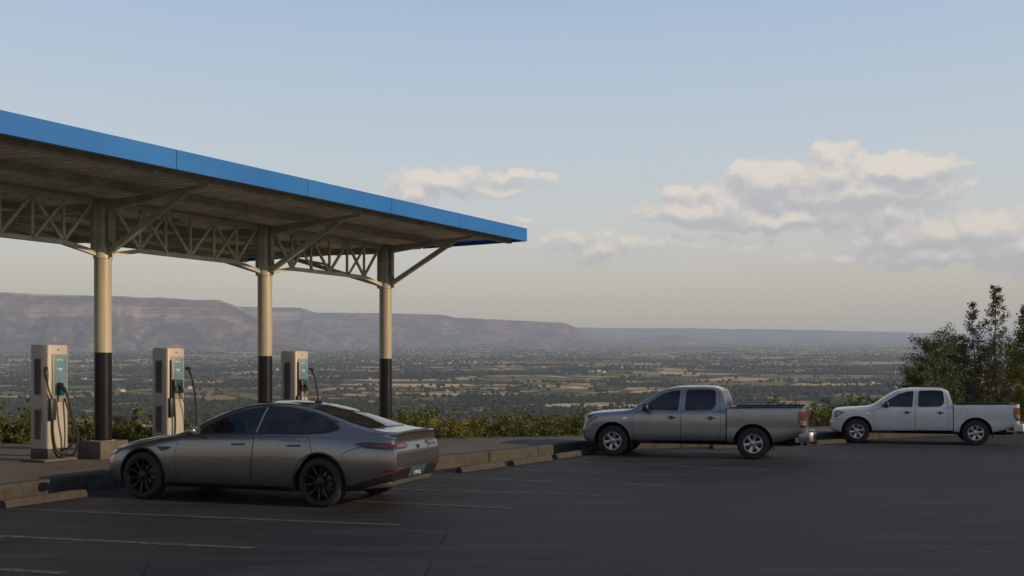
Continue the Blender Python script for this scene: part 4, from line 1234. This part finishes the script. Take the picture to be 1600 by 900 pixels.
        pan([(30, .295), (60, .325), (90, .325), (90, .375), (62, .385), (42, .36)], 'c', s, 'diffuser_trim', M_rims, body, off=.014, cx=4.1, res=.03)
        pan([(42, .525), (62, .54), (62, .56), (44, .55)], 'c', s, 'rear_reflector', M_dred, root, off=.012, cx=4.1, res=.03)
        stro([(50, .60), (46, .70), (44, .80), (43, .95)], .007, 'c', s, 'boot_gap', M_gap, body, off=.002, cx=4.2)
        stro([(20, .87), (10, .82), (3, .76)], .006, 'c', s, 'boot_gap', M_gap, body, off=.0055, cx=4.2)
        stro([(50, .60), (70, .585), (90, .585)], .010, 'c', s, 'boot_gap', M_gap, body, off=.002, cx=4.2)
        stro([(4.05, s * .66), (3.5, s * .625), (2.6, s * .60), (2.2, s * .655)], .02, 'z', s, 'roof_trim', M_trim, body, off=.003)
    # lip spoiler
    m = MB(); vs = []; Y = np.linspace(-.70, .70, 25)
    for y in Y:
        q = (y / .70) ** 2; xe = 4.955 - .085 * q ** 1.6; ze = 1.058 - .035 * q ** 1.4; lp = 1 - q ** 3
        vs += [(xe - .20 + OX, y, ze - .020), (xe - .09 + OX, y, ze + .006), (xe + .018 * lp + OX, y, ze + .006 + .018 * lp), (xe + .020 * lp + OX, y, ze - .004 + .012 * lp), (xe - .02 + OX, y, ze - .03)]
    fs = [(i * 5 + j, i * 5 + (j + 1) % 5, (i + 1) * 5 + (j + 1) % 5, (i + 1) * 5 + j) for i in range(24) for j in range(5)] + [(0, 1, 2, 3, 4), tuple(120 + i for i in (4, 3, 2, 1, 0))]
    m.add(vs, fs); m.build('boot_spoiler', M_pgrey, root, smooth=True, angle=40)
    # screens
    ws = roundpoly([(1.50, -.66), (1.46, 0), (1.50, .66), (2.28, .54), (2.34, 0), (2.28, -.54)], .06)
    pan(ws, 'z', 1, 'windshield', M_glass, root, off=.005)
    rs = roundpoly([(3.52, -.46), (3.50, 0), (3.52, .46), (4.30, .575), (4.52, .50), (4.55, 0), (4.52, -.50), (4.30, -.575)], .08)
    pan(grow(rs, .02), 'z', 1, 'rear_screen_surround', M_trim, body, off=.003)
    pan(rs, 'z', 1, 'rear_window', M_glass, root, off=.007)
    sr = roundpoly([(2.44, -.46), (2.44, .46), (3.38, .44), (3.38, -.44)], .06)
    pan(sr, 'z', 1, 'glass_roof', M_glass, root, off=.004)
    m = MB(); ellipsoid(m, (3.34 + OX, 0, zt(3.34) + .012), (.07, .022, .022)); m.build('antenna', M_trim, root, smooth=True, angle=80)
    # number plate and badge
    pl = pan(roundpoly([(-.26, .405), (.26, .405), (.26, .545), (-.26, .545)], .012), 'x', 1, 'number_plate', M_plate, root, off=.014, cx=0)
    loc_, n_ = sh.hit((0, .475), 'x', 1)
    text_mesh('IVId', .14, 'plate_lettering', M_platetext, pl, (loc_.x + OX + .016, 0, .472), (R(90), 0, R(90)))
    loc_, n_ = sh.hit((0, .82), 'x', 1)
    m = MB(); m.tube([(loc_.x + OX - .004, 0, .83), (loc_.x + OX + .008, 0, .83)], .035, 20); m.build('badge', M_chrome, root, smooth=True)
    m = MB()
    for k, zz in enumerate((-.14, -.11, -.08, -.05)): 
        m.box((loc_.x + OX + .0, zz + .45, .80), (.01, .018, .04))
    m.build('boot_lettering', M_chrome, root)
    # grille and front intake
    pan([(-.42, .27), (.42, .27), (.36, .40), (-.36, .40)], 'x', -1, 'front_intake', M_trim, root, off=.006, cx=4)
    # wheels
    for hx in (FH, RH):
        for s in (-1, 1): wheel(root, hx + OX, s * .82, hz, .352, .235, .255, (M_rimd, M_rimd), 'multi', s)
    m = MB(); m.box((2.4 + OX, 0, .24), (3.0, 1.3, .10)); m.build('underbody', M_arch, root)
    return root

FARV = lambda a: Vector((math.sin(a), math.cos(a), 0))
def place_vehicle(front, rear, half_track):
    f = Vector((*front, 0)); r = Vector((*rear, 0)); d = r - f; a = math.atan2(-d.y, d.x)
    return (f + r) / 2 + FARV(a) * half_track, -a
loc, rz = place_vehicle((-5.74, 15.50), (-2.72, 14.46), .87)
make_sedan(loc, rz, 1.03)

def make_pickup(loc, rz, scale, M_body, label):
    root = empty('parked_pickup', loc, rz, scale)
    tag(root, label, 'pickup truck', 'pickups parked nose to the kerb')
    OX = -2.5; FH, RH = .87, 4.13; hz = .365; ar = .44
    zt = tab([(0, .95), (.03, .99), (.10, 1.025), (.4, 1.065), (.8, 1.09), (1.15, 1.112), (1.28, 1.135), (1.6, 1.34), (1.95, 1.56), (2.15, 1.635), (2.5, 1.68), (3.0, 1.685), (3.3, 1.665), (3.45, 1.63), (3.52, 1.60)])
    ym = tab([(0, .74), (.04, .82), (.11, .875), (.3, .905), (.7, .91), (1.5, .91), (3.52, .91), (5.3, .90)])
    zm = tab([(0, .55), (.8, .72), (2, .75), (5.3, .78)])
    z0 = tab([(0, .36), (.4, .30), (1.3, .34), (5.3, .40)])
    zb = tab([(0, .89), (.04, .925), (.12, .955), (.4, .995), (.8, 1.015), (1.15, 1.03), (1.4, 1.06), (2.0, 1.075), (3.52, 1.095)])
    yg = tab([(0, .46), (.1, .60), (.4, .72), (.9, .77), (1.2, .80), (1.45, .79), (2.0, .70), (2.5, .665), (3.2, .66), (3.52, .665)])
    zg = lambda x: zt(x) - tab([(0, .02), (.5, .03), (1.2, .03), (1.7, .045), (2.4, .055), (3.52, .055)])(x)
    def sec(x):
        a, b, g = ym(x), zb(x), zg(x)
        pts = [(0, z0(x)), (a - .14, z0(x)), (a - .03, z0(x) + .05), (a, zm(x)), (a - .025, b - .03), (a - .055, b + min(.02, (g - b) * .3)), (yg(x), g), (yg(x) * .68, g + (zt(x) - g) * .6), (0, zt(x))]
        return catmull(pts, [2, 3, 9, 8, 3, 10, 4, 5])
    def shear(x, z):
        s = 0
        if x < .5: s += ((.5 - x) / .5) ** 2 * tab([(.3, .09), (.42, .0), (.62, -.03), (.72, .01), (1.0, .05)])(min(max(z, .3), 1.0))
        if x < .6: s += .13 * (1 - x / .6)
        if x > 3.2: s += (x - 3.2) / .32 * tab([(.3, 0), (1.12, 0), (1.66, -.13)])(min(max(z, .3), 1.66))
        return s
    xs = list(np.concatenate([[0, .02, .05, .09, .14, .2], np.linspace(.27, 3.40, 62), [3.44, 3.48, 3.505, 3.52]]))
    vs, fs = loft(xs, sec, shear)
    cab = to_mesh_obj(vs, fs, 'body'); shc = Shell(cab)
    cab = cut(cab, [ycyl(FH, hz + .02, ar, s * .58, s * 1.3) for s in (-1, 1)])
    # cargo bed
    zbt = lambda x: tab([(3.53, 1.165), (5.28, 1.195)])(x)
    def secb(x):
        e = min(1, max(0, (x - 5.18) / .09)); a = .905 - .035 * e * e; t = zbt(x)
        b0 = tab([(3.53, .36), (4.6, .38), (4.9, .45), (5.28, .60)])(x)
        pts = [(0, b0), (a - .12, b0), (a - .02, b0 + .05), (a, .78), (a - .012, t - .07), (a - .03, t), (a - .06, t + .012), (a - .12, t + .012), (0, t + .012)]
        return catmull(pts, [2, 3, 9, 8, 3, 3, 2, 3])
    xb = list(np.concatenate([[3.545], np.linspace(3.56, 5.18, 34), [5.21, 5.24, 5.265, 5.28]]))
    vs, fs = loft(xb, secb, None)
    bed = to_mesh_obj(vs, fs, 'cargo_bed'); shb = Shell(bed)
    bed = cut(bed, [ycyl(RH, hz + .02, ar, s * .58, s * 1.3) for s in (-1, 1)] + [boxvf((3.60, -.80, .80), (5.22, .80, 2.0))])
    for ob in (cab, bed):
        for v in ob.data.vertices: v.co.x += OX
    body = body_finish(cab, root, M_body, [(FH + OX, hz + .02, ar), (RH + OX, hz + .02, ar)], .58)
    bedo = body_finish(bed, root, M_body, [(FH + OX, hz + .02, ar), (RH + OX, hz + .02, ar)], .58, 'cargo_bed',
                       extra=lambda p: abs(p.center.y) <= .801 and p.center.x + OX * -1 > 3.59 and p.center.x - OX < 5.225 and p.center.z > .79 and p.center.z < 1.16)
    def fix(ob):
        for v in ob.data.vertices: v.co.x += OX
        return ob
    C = lambda *a, **k: fix(shc.panel(*a, **k)); CS = lambda *a, **k: fix(shc.stroke(*a, **k))
    Bd = lambda *a, **k: fix(shb.panel(*a, **k)); BS = lambda *a, **k: fix(shb.stroke(*a, **k))
    for s in (-1, 1):
        fw = roundpoly([(1.56, 1.125), (1.80, 1.315), (2.06, 1.475), (2.28, 1.545), (2.455, 1.565), (2.415, 1.115)], .03)
        rw = roundpoly([(2.585, 1.118), (2.615, 1.575), (3.0, 1.585), (3.26, 1.575), (3.285, 1.24), (3.20, 1.135)], .06)
        for q in (fw, rw):
            fr = C(grow(q, .014), 'y', s, 'window_seal', M_trim, body, off=.003)
            C(q, 'y', s, 'side_window', M_glass, root, off=.007)
        fd = [(1.36, .42), (2.48, .40), (2.485, 1.09), (1.50, 1.075), (1.36, .98)]
        rd = [(2.50, .40), (3.34, .42), (3.40, .60), (3.40, 1.09), (2.505, 1.09)]
        for poly, hx in ((fd, 2.28), (rd, 3.18)):
            rp = roundpoly(poly, .05)
            C(grow(rp, .006), 'y', s, 'door_gap', M_gap, body, off=.0015)
            dr = C(grow(rp, -.001), 'y', s, 'door', M_body, root, off=.0035)
            h = C(roundpoly([(hx - .10, .925), (hx + .10, .925), (hx + .10, .955), (hx - .10, .955)], .012), 'y', s, 'handle', M_trim, dr, off=.022, thick=.022, res=.03)
            C(chaikin([(hx - .05, .89), (hx + .04, .89), (hx + .04, .985), (hx - .05, .985)], 2), 'y', s, 'handle_recess', M_trim, dr, off=.0055, res=.03)
        # door frame seams
        CS([(2.50, 1.10), (2.535, 1.60)], .008, 'y', s, 'door_gap', M_gap, body, off=.002)
        CS([(3.40, 1.10), (3.36, 1.45), (3.30, 1.60)], .007, 'y', s, 'door_gap', M_gap, body, off=.002)
        # character crease low on the doors
        C([(1.30, .30), (3.50, .33), (3.50, .385), (1.30, .37)], 'y', s, 'side_step', M_trim, body, off=.012)
        for sh_, hx in ((CS, FH), (BS, RH)):
            pts = [(hx + (ar + .01) * math.cos(t), hz + .02 + (ar + .01) * math.sin(t)) for t in np.linspace(-.12, PI + .12, 28)]
            sh_(pts, .028, 'y', s, 'arch_lip', M_body, body, off=.009, res=.2)
        C([(1.13, .905), (1.24, .905), (1.23, .925), (1.14, .93)], 'y', s, 'fender_badge', M_chrome, root, off=.006)
        # headlight with amber corner
        C([(-60, .79), (-50, .765), (-35, .78), (-23, .93), (-30, .962), (-48, .955), (-60, .91)], 'c', s, 'headlight', M_trim, root, off=.004, cx=.9, res=.02)
        C([(-58, .80), (-50, .78), (-36.5, .79), (-31.5, .85), (-29, .945), (-48, .94), (-58, .90)], 'c', s, 'headlight_lens', M_clear, root, off=.009, cx=.9, res=.02)
        C([(-35, .80), (-32, .84), (-25, .925), (-28.5, .94), (-30.5, .90)], 'c', s, 'indicator_lens', M_amber, root, off=.012, cx=.9, res=.02)
        C(roundpoly([(-56, .47), (-48, .47), (-46, .52), (-48, .58), (-56, .58)], 1.0), 'c', s, 'fog_lamp_recess', M_trim, root, off=.005, cx=.9, res=.02)
        CS([(-70, .74), (-50, .72), (-36, .71), (-22, .76)], .007, 'c', s, 'bumper_gap', M_gap, body, off=.002, cx=.9)
        # mirror
        m = MB(); ellipsoid(m, (1.70 + OX, s * 1.035, 1.17), (.075, .12, .095), sq=.7); mi = m.build('mirror', M_body if s > 0 and False else M_trim, root, smooth=True, angle=70)
        m = MB(); m.bar((1.66 + OX, s * .86, 1.11), (1.70 + OX, s * .96, 1.13), .07, .04); m.build('mirror_stem', M_trim, mi)
        # bed rail cap, tail lamp, fuel flap
        m = MB(); m.bar((3.60 + OX, s * .825, 1.188), (5.22 + OX, s * .825, 1.213), .11, .022); m.build('rail_cap', M_trim, bedo, bevel=.006)
        lamp = [(42.5, .745), (46, .735), (48.2, .76), (48.6, .90), (48.2, 1.10), (41, 1.115), (40, 1.04), (40.3, .86)]
        Bd(roundpoly(lamp, 1.0), 'c', s, 'tail_lamp', M_red, root, off=.012, cx=4.35, res=.03, ares=1.5)
        Bd([(41.7, .80), (47.6, .80), (47.6, .90), (41.0, .92)], 'c', s, 'tail_lamp_lens', M_clear, root, off=.016, cx=4.35, res=.03, ares=1.5)
        # mud flap
        for hx in (FH, RH):
            m = MB(); m.bar((hx + .43 + OX, s * .78, .46), (hx + .45 + OX, s * .78, .22), .012, .2, Vector((0, 1, 0))); m.build('mud_flap', M_rubber, root)
    fl = chaikin([(3.72, .93), (3.90, .93), (3.90, 1.09), (3.72, 1.09)], 3)
    Bd(grow(fl, .006), 'y', -1, 'fuel_flap_gap', M_gap, bedo, off=.0012)
    Bd(fl, 'y', -1, 'fuel_flap', M_body, root, off=.003)
    ws = roundpoly([(1.30, -.70), (1.26, 0), (1.30, .70), (2.02, .60), (2.08, 0), (2.02, -.60)], .06)
    C(ws, 'z', 1, 'windshield', M_glass, root, off=.005)
    rw = roundpoly([(-.60, 1.20), (.60, 1.20), (.555, 1.54), (-.555, 1.54)], .06)
    C(grow(rw, .02), 'x', 1, 'window_seal', M_trim, body, off=.003)
    bw = C(rw, 'x', 1, 'rear_window', M_glass, root, off=.007)
    for yy in (-.2, .2):
        CS([(yy, 1.205), (yy, 1.535)], .016, 'x', 1, 'window_bar', M_trim, bw, off=.012)
    C([(-.12, 1.585), (.12, 1.585), (.12, 1.61), (-.12, 1.61)], 'x', 1, 'brake_light', M_red, root, off=.012, res=.02)
    C(roundpoly([(-.48, .66), (.48, .66), (.52, .84), (-.52, .84)], .03), 'x', -1, 'grille', M_trim, root, off=.006, cx=4)
    C(roundpoly([(-.40, .42), (.40, .42), (.44, .54), (-.44, .54)], .03), 'x', -1, 'front_intake', M_trim, root, off=.006, cx=4)
    # tailgate panel with recessed handle and badge strokes
    tg = roundpoly([(-.78, .69), (.78, .69), (.78, 1.185), (-.78, 1.185)], .03)
    Bd(grow(tg, .007), 'x', 1, 'tailgate_gap', M_gap, bedo, off=.0015)
    tgo = Bd(tg, 'x', 1, 'tailgate', M_body, root, off=.006)
    Bd(roundpoly([(-.10, 1.03), (.10, 1.03), (.10, 1.11), (-.10, 1.11)], .02), 'x', 1, 'handle', M_trim, tgo, off=.012)
    m = MB()
    for i in range(6): m.box((5.292 + OX, .30 - i * .075, .90), (.006, .045, .05))
    m.build('tailgate_lettering', M_chrome, tgo)
    # rear bumper
    m = MB()
    poly = [(5.12, -.885), (5.36, -.895), (5.44, -.83), (5.46, 0), (5.44, .83), (5.36, .895), (5.12, .885)]
    m.prism([(x + OX, y) for x, y in poly],  .43, .64); bp = m.build('rear_bumper', M_body, root, bevel=.012, angle=25)
    m = MB(); m.box((5.38 + OX, 0, .646), (.14, 1.1, .02)); m.box((5.462 + OX, 0, .53), (.02, 1.2, .10)); m.build('bumper_step', M_trim, bp)
    m = MB(); m.box((5.40 + OX, 0, .36), (.16, .10, .06)); m.tube([(5.46 + OX, 0, .39), (5.50 + OX, 0, .39)], .03, 12); m.build('tow_hitch', M_trim, bp)
    # underside: chassis, axles, exhaust
    m = MB(); m.box((2.7 + OX, 0, .36), (4.6, .9, .12)); m.bar((RH + OX, -.7, hz), (RH + OX, .7, hz), .12, .12); m.tube([(3.4 + OX, -.42, .33), (5.15 + OX, -.55, .36)], .035, 10)
    m.build('chassis', M_arch, root)
    for hx in (FH, RH):
        for s in (-1, 1): wheel(root, hx + OX, s * .775, hz, .365, .245, .215, (M_rims, M_rims), 'alloy6', s)
    return root
loc, rz = place_vehicle((2.42, 23.75), (5.50, 22.72), .80)
make_pickup(loc, rz, 1.0, M_psilver, 'silver double-cab pickup, the nearer truck, parked right of the empty stalls')
loc, rz = place_vehicle((9.83, 28.35), (12.72, 27.35), .76)
make_pickup(loc, rz, .945, M_pwhite, 'white double-cab pickup parked farthest right in front of the trees')

# ---------------------------------------------------------------- plants
def leaves(rng, centres, n_per, spread, size, flat=1.0, up=0.0):
    """rhombic leaves scattered round centres; arrays"""
    C_ = np.repeat(centres, n_per, 0); n = len(C_)
    off = rng.normal(0, 1, (n, 3)); off /= np.maximum(np.linalg.norm(off, axis=1, keepdims=True), 1e-6); off *= (rng.rand(n, 1) ** .5) * spread; off[:, 2] *= flat
    c = C_ + off
    a = rng.normal(0, 1, (n, 3)); a[:, 2] += up; a /= np.linalg.norm(a, axis=1, keepdims=True)
    b = rng.normal(0, 1, (n, 3)); b -= (b * a).sum(1, keepdims=True) * a; b /= np.linalg.norm(b, axis=1, keepdims=True)
    s = size * rng.uniform(.6, 1.35, (n, 1))
    V = np.stack([c, c + a * s * .5 + b * s * .24, c + a * s, c + a * s * .5 - b * s * .24], 1).reshape(-1, 3)
    F = np.arange(n * 4).reshape(-1, 4)
    return V, F

def shrub_mesh(seed, w, h, n_stems, leaf, per, size):
    rng = np.random.RandomState(seed); st = MB(); cs = []
    for i in range(n_stems):
        a = rng.uniform(0, 2 * PI); r = rng.uniform(0, w * .35)
        p = np.array([r * math.cos(a), r * math.sin(a), -0.35]); d = np.array([math.cos(a) * .5, math.sin(a) * .5, rng.uniform(.8, 1.5)]); d /= np.linalg.norm(d)
        H = (h + .35) * rng.uniform(.55, 1.05); pts = [tuple(p)]
        for k in range(6):
            d = d + rng.normal(0, .16, 3); d /= np.linalg.norm(d); p = p + d * H / 6; pts.append(tuple(p))
            if k > 1:
                for q in range(2): cs.append(p + rng.normal(0, .07, 3) * (1.2 if k < 5 else .6))
                if rng.rand() < .6:
                    e = p + rng.normal(0, .16, 3); st.tube([tuple(p), tuple(e)], [.006, .002], 4, False); cs.append(e)
        st.tube(pts, [.014, .012, .010, .008, .006, .004, .002], 5, False)
    V, F = leaves(rng, np.array(cs), per, .11, size)
    return st.mesh('stems', M_dry), np_mesh('foliage', V, F, 4, leaf)
def plants():
    rng = random.Random(9)
    green = [shrub_mesh(20 + i, .9, rng.uniform(.65, 1.0), 16, M_leaf, 16, .085) for i in range(4)]
    ygreen = [shrub_mesh(40 + i, .8, rng.uniform(.6, .95), 14, M_leafy, 15, .075) for i in range(3)]
    flower = [shrub_mesh(60 + i, .8, .7, 14, M_flower, 12, .06) for i in range(2)]
    low = [shrub_mesh(80 + i, .9, .35, 14, M_leaf, 14, .07) for i in range(2)]
    tall = [shrub_mesh(90 + i, 1.2, 1.7, 20, M_leaf, 14, .08) for i in range(2)]
    words = {'g': ('leafy green shrub in the row along the back of the pavement', 'shrubs along the back of the pavement'),
             'y': ('yellow-green shrub in the row along the back of the pavement', 'yellowish shrubs along the back of the pavement'),
             'f': ('shrub thick with yellow flowers beside the pavement', 'yellow flowering shrubs behind the pavement'),
             'l': ('low dark green plant at the pavement\'s back edge', 'low plants at the pavement edge'), 't': ('taller bush standing above the row', 'taller bushes')}
    spots = [(47, 'left of the left charger'), (103, 'behind the left charger'), (145, 'between the left charger and the first column'), (190, 'behind the first column'), (235, 'between the first column and the middle charger'),
             (300, 'behind the middle charger'), (400, 'behind the sedan\'s bonnet and windscreen'), (520, 'behind the sedan\'s roof'), (640, 'by the third column behind the sedan\'s tail'), (700, 'just right of the sedan\'s tail'), (770, 'behind the left end of the empty stalls'),
             (840, 'behind the middle of the empty stalls'), (915, 'just left of the silver pickup\'s nose'), (1010, 'behind the silver pickup\'s bonnet'), (1140, 'behind the silver pickup\'s cab'), (1270, 'behind the silver pickup\'s bed'), (1310, 'between the two pickups'),
             (1380, 'behind the white pickup\'s bonnet'), (1480, 'behind the white pickup\'s cab'), (2000, 'behind the white pickup\'s bed')]
    what = {'g': 'leafy green shrub', 'y': 'yellow-green shrub', 'f': 'yellow-flowering shrub', 'l': 'low dark plant at the pavement edge'}
    def put(kind, x, y, z, s, label=None, row=''):
        px_ = 800 + 1555 * x / y
        if not label and not (-40 < px_ < 1640): return
        st, fo = rng.choice({'g': green, 'y': ygreen, 'f': flower, 'l': low, 't': tall}[kind])
        o = empty('shrub', (x, y, z), rng.uniform(0, 6.28), s)
        if label: tag(o, label, 'shrub')
        else:
            w = what[kind] + row + ' ' + next(t for q_, t in spots if px_ < q_)
            tag(o, w, 'shrub', w.replace('shrub', 'shrubs').replace('plant', 'plants'))
        link(bpy.data.objects.new('stems', st), o); link(bpy.data.objects.new('foliage', fo), o)
    pts = resample([(-19, 22.6)] + BACK[1:6] + [(26, 44)], .62)
    for i, p in enumerate(pts):
        a = pts[max(i - 1, 0)]; b = pts[min(i + 1, len(pts) - 1)]; t = (b - a).normalized(); n = Vector((-t.y, t.x))
        # flowering patch in the photo sits left of the empty stalls' middle
        px = 800 + 1555 * p.x / p.y
        put('l', *(p + n * rng.uniform(.05, .15) + t * rng.uniform(-.2, .2)), .05, rng.uniform(.8, 1.15))
        k = rng.choice('gggy')
        if 700 < px < 770 and rng.random() < .7: k = 'f'
        elif px < 640: k = rng.choice('gyy')
        q = p + n * rng.uniform(.45, .8)
        put(k, q.x, q.y, -.05, rng.uniform(.85, 1.2))
        q = p + n * rng.uniform(1.2, 2.0) + t * rng.uniform(-.3, .3)
        put(rng.choice('ggyg') if rng.random() < .85 else 'f', q.x, q.y, -.3, rng.uniform(1.0, 1.35) * (.85 + .35 * math.sin(i * .7) ** 2), row=' in the second row')
        if i % 2 == 0:
            q = p + n * rng.uniform(2.2, 3.2); put('g', q.x, q.y, -.5, rng.uniform(1.0, 1.3), row=' in the back row')
    for (px, top, D, lab) in ((665, 618, 29.5, 'tall airy bush just right of the third column'), (583, 632, 29.0, 'bushy green shrub just left of the third column'), (1345, 612, 36, 'bush above the white pickup\'s bonnet'),
                              (1300, 628, 35.5, 'bush standing between the two pickups'), (905, 640, 30.5, 'bush just ahead of the silver pickup\'s bonnet'), (1020, 640, 31, 'tall bush behind the silver pickup\'s windscreen'),
                              (820, 652, 30.0, 'rounded taller bush behind the empty stalls'), (440, 640, 28, 'bush behind the sedan\'s windscreen'), (120, 640, 27, 'bush between the left charger and the first column')):
        s = D / 1555.0; x = (px - 800) * s; H = EYE + (588 - top) * s + .6
        put('t', x, D, -.6, H / 1.75, lab)
plants()

def tree(name, base, height, seed, spread, leaf, nleaf, size, label, lean=(0, 0), start=.25, clump=.28, levels=2, nb=26, shape='cone', rtrunk=.09):
    rng = np.random.RandomState(seed)
    root = empty(name, base); tag(root, label, 'tree')
    tr = MB(); cs = []
    N_ = 14; pts = []; p = np.array([0., 0., -.3]); d = np.array([lean[0], lean[1], 1.])
    for k in range(N_ + 1):
        pts.append(p.copy()); d2 = d + rng.normal(0, .07, 3); d2 /= np.linalg.norm(d2); p = p + d2 * (height + .3) / N_
    rad = [rtrunk * (1 - .92 * k / N_) for k in range(N_ + 1)]
    tr.tube([tuple(q) for q in pts], rad, 8, False)
    for i in range(nb):
        f = start + (1 - start) * (i + rng.rand() * .8) / nb; f = min(f, .985)
        k = int(f * N_); q = pts[k] + (pts[min(k + 1, N_)] - pts[k]) * (f * N_ - k)
        az = i * 2.4 + rng.uniform(-.4, .4)
        if shape == 'cone': L = spread * (1.08 - f) / (1.08 - start) * rng.uniform(.6, 1.1)
        elif shape == 'oval': L = spread * math.sin(PI * min(1, max(.08, (f - start * .6) / (1 - start * .6) * .92 + .06))) * rng.uniform(.65, 1.1)
        else: L = spread * (.55 + .45 * math.sin(PI * f)) * rng.uniform(.5, 1.1)
        L = max(L, .15)
        el = rng.uniform(.25, .9) if shape != 'up' else rng.uniform(.7, 1.2)
        dd = np.array([math.cos(az) * math.cos(el), math.sin(az) * math.cos(el), math.sin(el)]); b = [q.copy()]; r0 = rad[k] * .5
        for j in range(5):
            dd = dd + rng.normal(0, .12, 3) + np.array([0, 0, .04]); dd /= np.linalg.norm(dd); q = q + dd * L / 5; b.append(q.copy())
            if j >= 1:
                for _ in range(levels):
                    e = q + rng.normal(0, 1, 3) * L * .16 + np.array([0, 0, .04]); tr.tube([tuple(q), tuple((q + e) / 2 + rng.normal(0, .01, 3)), tuple(e)], [r0 * .35, r0 * .25, .003], 4, False)
                    if rng.rand() < .9: cs.append(e)
                if rng.rand() < .6: cs.append(q.copy())
        tr.tube([tuple(x) for x in b], [r0 * (1 - .17 * j) for j in range(6)], 5, False)
    cs.append(pts[-1]); cs = np.array(cs)
    per = max(6, int(nleaf / len(cs)))
    V, F = leaves(rng, cs, per, clump, size, .8)
    o = link(bpy.data.objects.new('trunk', tr.mesh('trunk', M_bark)), root); o.data.shade_smooth()
    link(bpy.data.objects.new('crown', np_mesh('crown', V, F, 4, leaf)), root)
def trees():
    def at(px, D): return ((px - 800) / 1555.0 * D, D, -.9)
    def H(top, D): return EYE + (588 - top) * D / 1555.0 + .9
    tree('broadleaf_tree', at(1462, 37), H(538, 37), 3, 1.35, M_leafd, 10500, .085, 'dense dark green tree at the left end of the clump', start=.18, clump=.24, nb=40, shape='round', rtrunk=.08)
    tree('broadleaf_tree', at(1490, 39), H(542, 39), 8, 1.2, M_leafd, 8000, .085, 'dark rounded tree directly behind the white pickup\'s cab', start=.2, clump=.24, nb=34, shape='round', rtrunk=.08)
    tree('broadleaf_tree', at(1432, 35), H(582, 35), 5, .85, M_leafd, 9000, .08, 'small dark bushy tree lowest and leftmost in the clump', start=.12, clump=.2, nb=26, shape='round', rtrunk=.06)
    tree('slender_tree', at(1527, 38.5), H(476, 38.5), 13, .62, M_leafr, 3000, .085, 'thin airy tree with bare stem left of the tallest', start=.3, clump=.12, nb=34, shape='oval', rtrunk=.05, lean=(-.03, 0))
    tree('slender_tree', at(1560, 38), H(447, 38), 17, .85, M_leafr, 4000, .085, 'tallest slender tree with open crown and small leaf tufts', start=.26, clump=.12, nb=44, shape='oval', rtrunk=.06)
    tree('slender_tree', at(1508, 40), H(528, 40), 27, .6, M_leafr, 2600, .085, 'sparse young tree between the dark tree and the thin airy one', start=.25, clump=.13, nb=28, shape='oval', rtrunk=.05)
    tree('yellowing_tree', at(1612, 37), H(482, 37), 21, 1.0, M_leafy, 15000, .085, 'yellow-green tree cut by the right edge of the view', start=.15, clump=.22, nb=40, shape='oval', rtrunk=.08)
    tree('broadleaf_tree', at(1545, 41), H(545, 41), 31, 1.1, M_leafr, 9000, .08, 'brownish bushy tree under the tallest slender tree', start=.12, clump=.22, nb=32, shape='round', rtrunk=.07)
    tree('broadleaf_tree', at(1590, 42), H(560, 42), 33, 1.1, M_leafd, 9000, .08, 'dark bushy tree behind the white pickup\'s tailgate', start=.12, clump=.22, nb=32, shape='round', rtrunk=.07)
    tree('yellowing_tree', at(1690, 38), H(500, 38), 37, 1.3, M_leafd, 12000, .09, 'dark green tree just beyond the right edge of the view', start=.12, clump=.24, nb=32, shape='round', rtrunk=.08)
trees()

# ---------------------------------------------------------------- haze
def haze():
    m = MB(); x0, x1, y0, y1, z0, z1 = -17500, 17500, -1400, 19500, -140, 830
    m.box(((x0 + x1) / 2, (y0 + y1) / 2, (z0 + z1) / 2), (x1 - x0, y1 - y0, z1 - z0))
    mt = bpy.data.materials.new('air'); mt.use_nodes = True; nt = mt.node_tree; nt.nodes.clear()
    v = nt.nodes.new('ShaderNodeVolumePrincipled'); v.inputs['Color'].default_value = (0.55, 0.71, 0.97, 1); v.inputs['Density'].default_value = 0.00008
    v.inputs['Anisotropy'].default_value = 0.0
    o = nt.nodes.new('ShaderNodeOutputMaterial'); nt.links.new(v.outputs[0], o.inputs['Volume'])
    h = m.build('haze', mt); tag(h, kind='stuff')
haze()
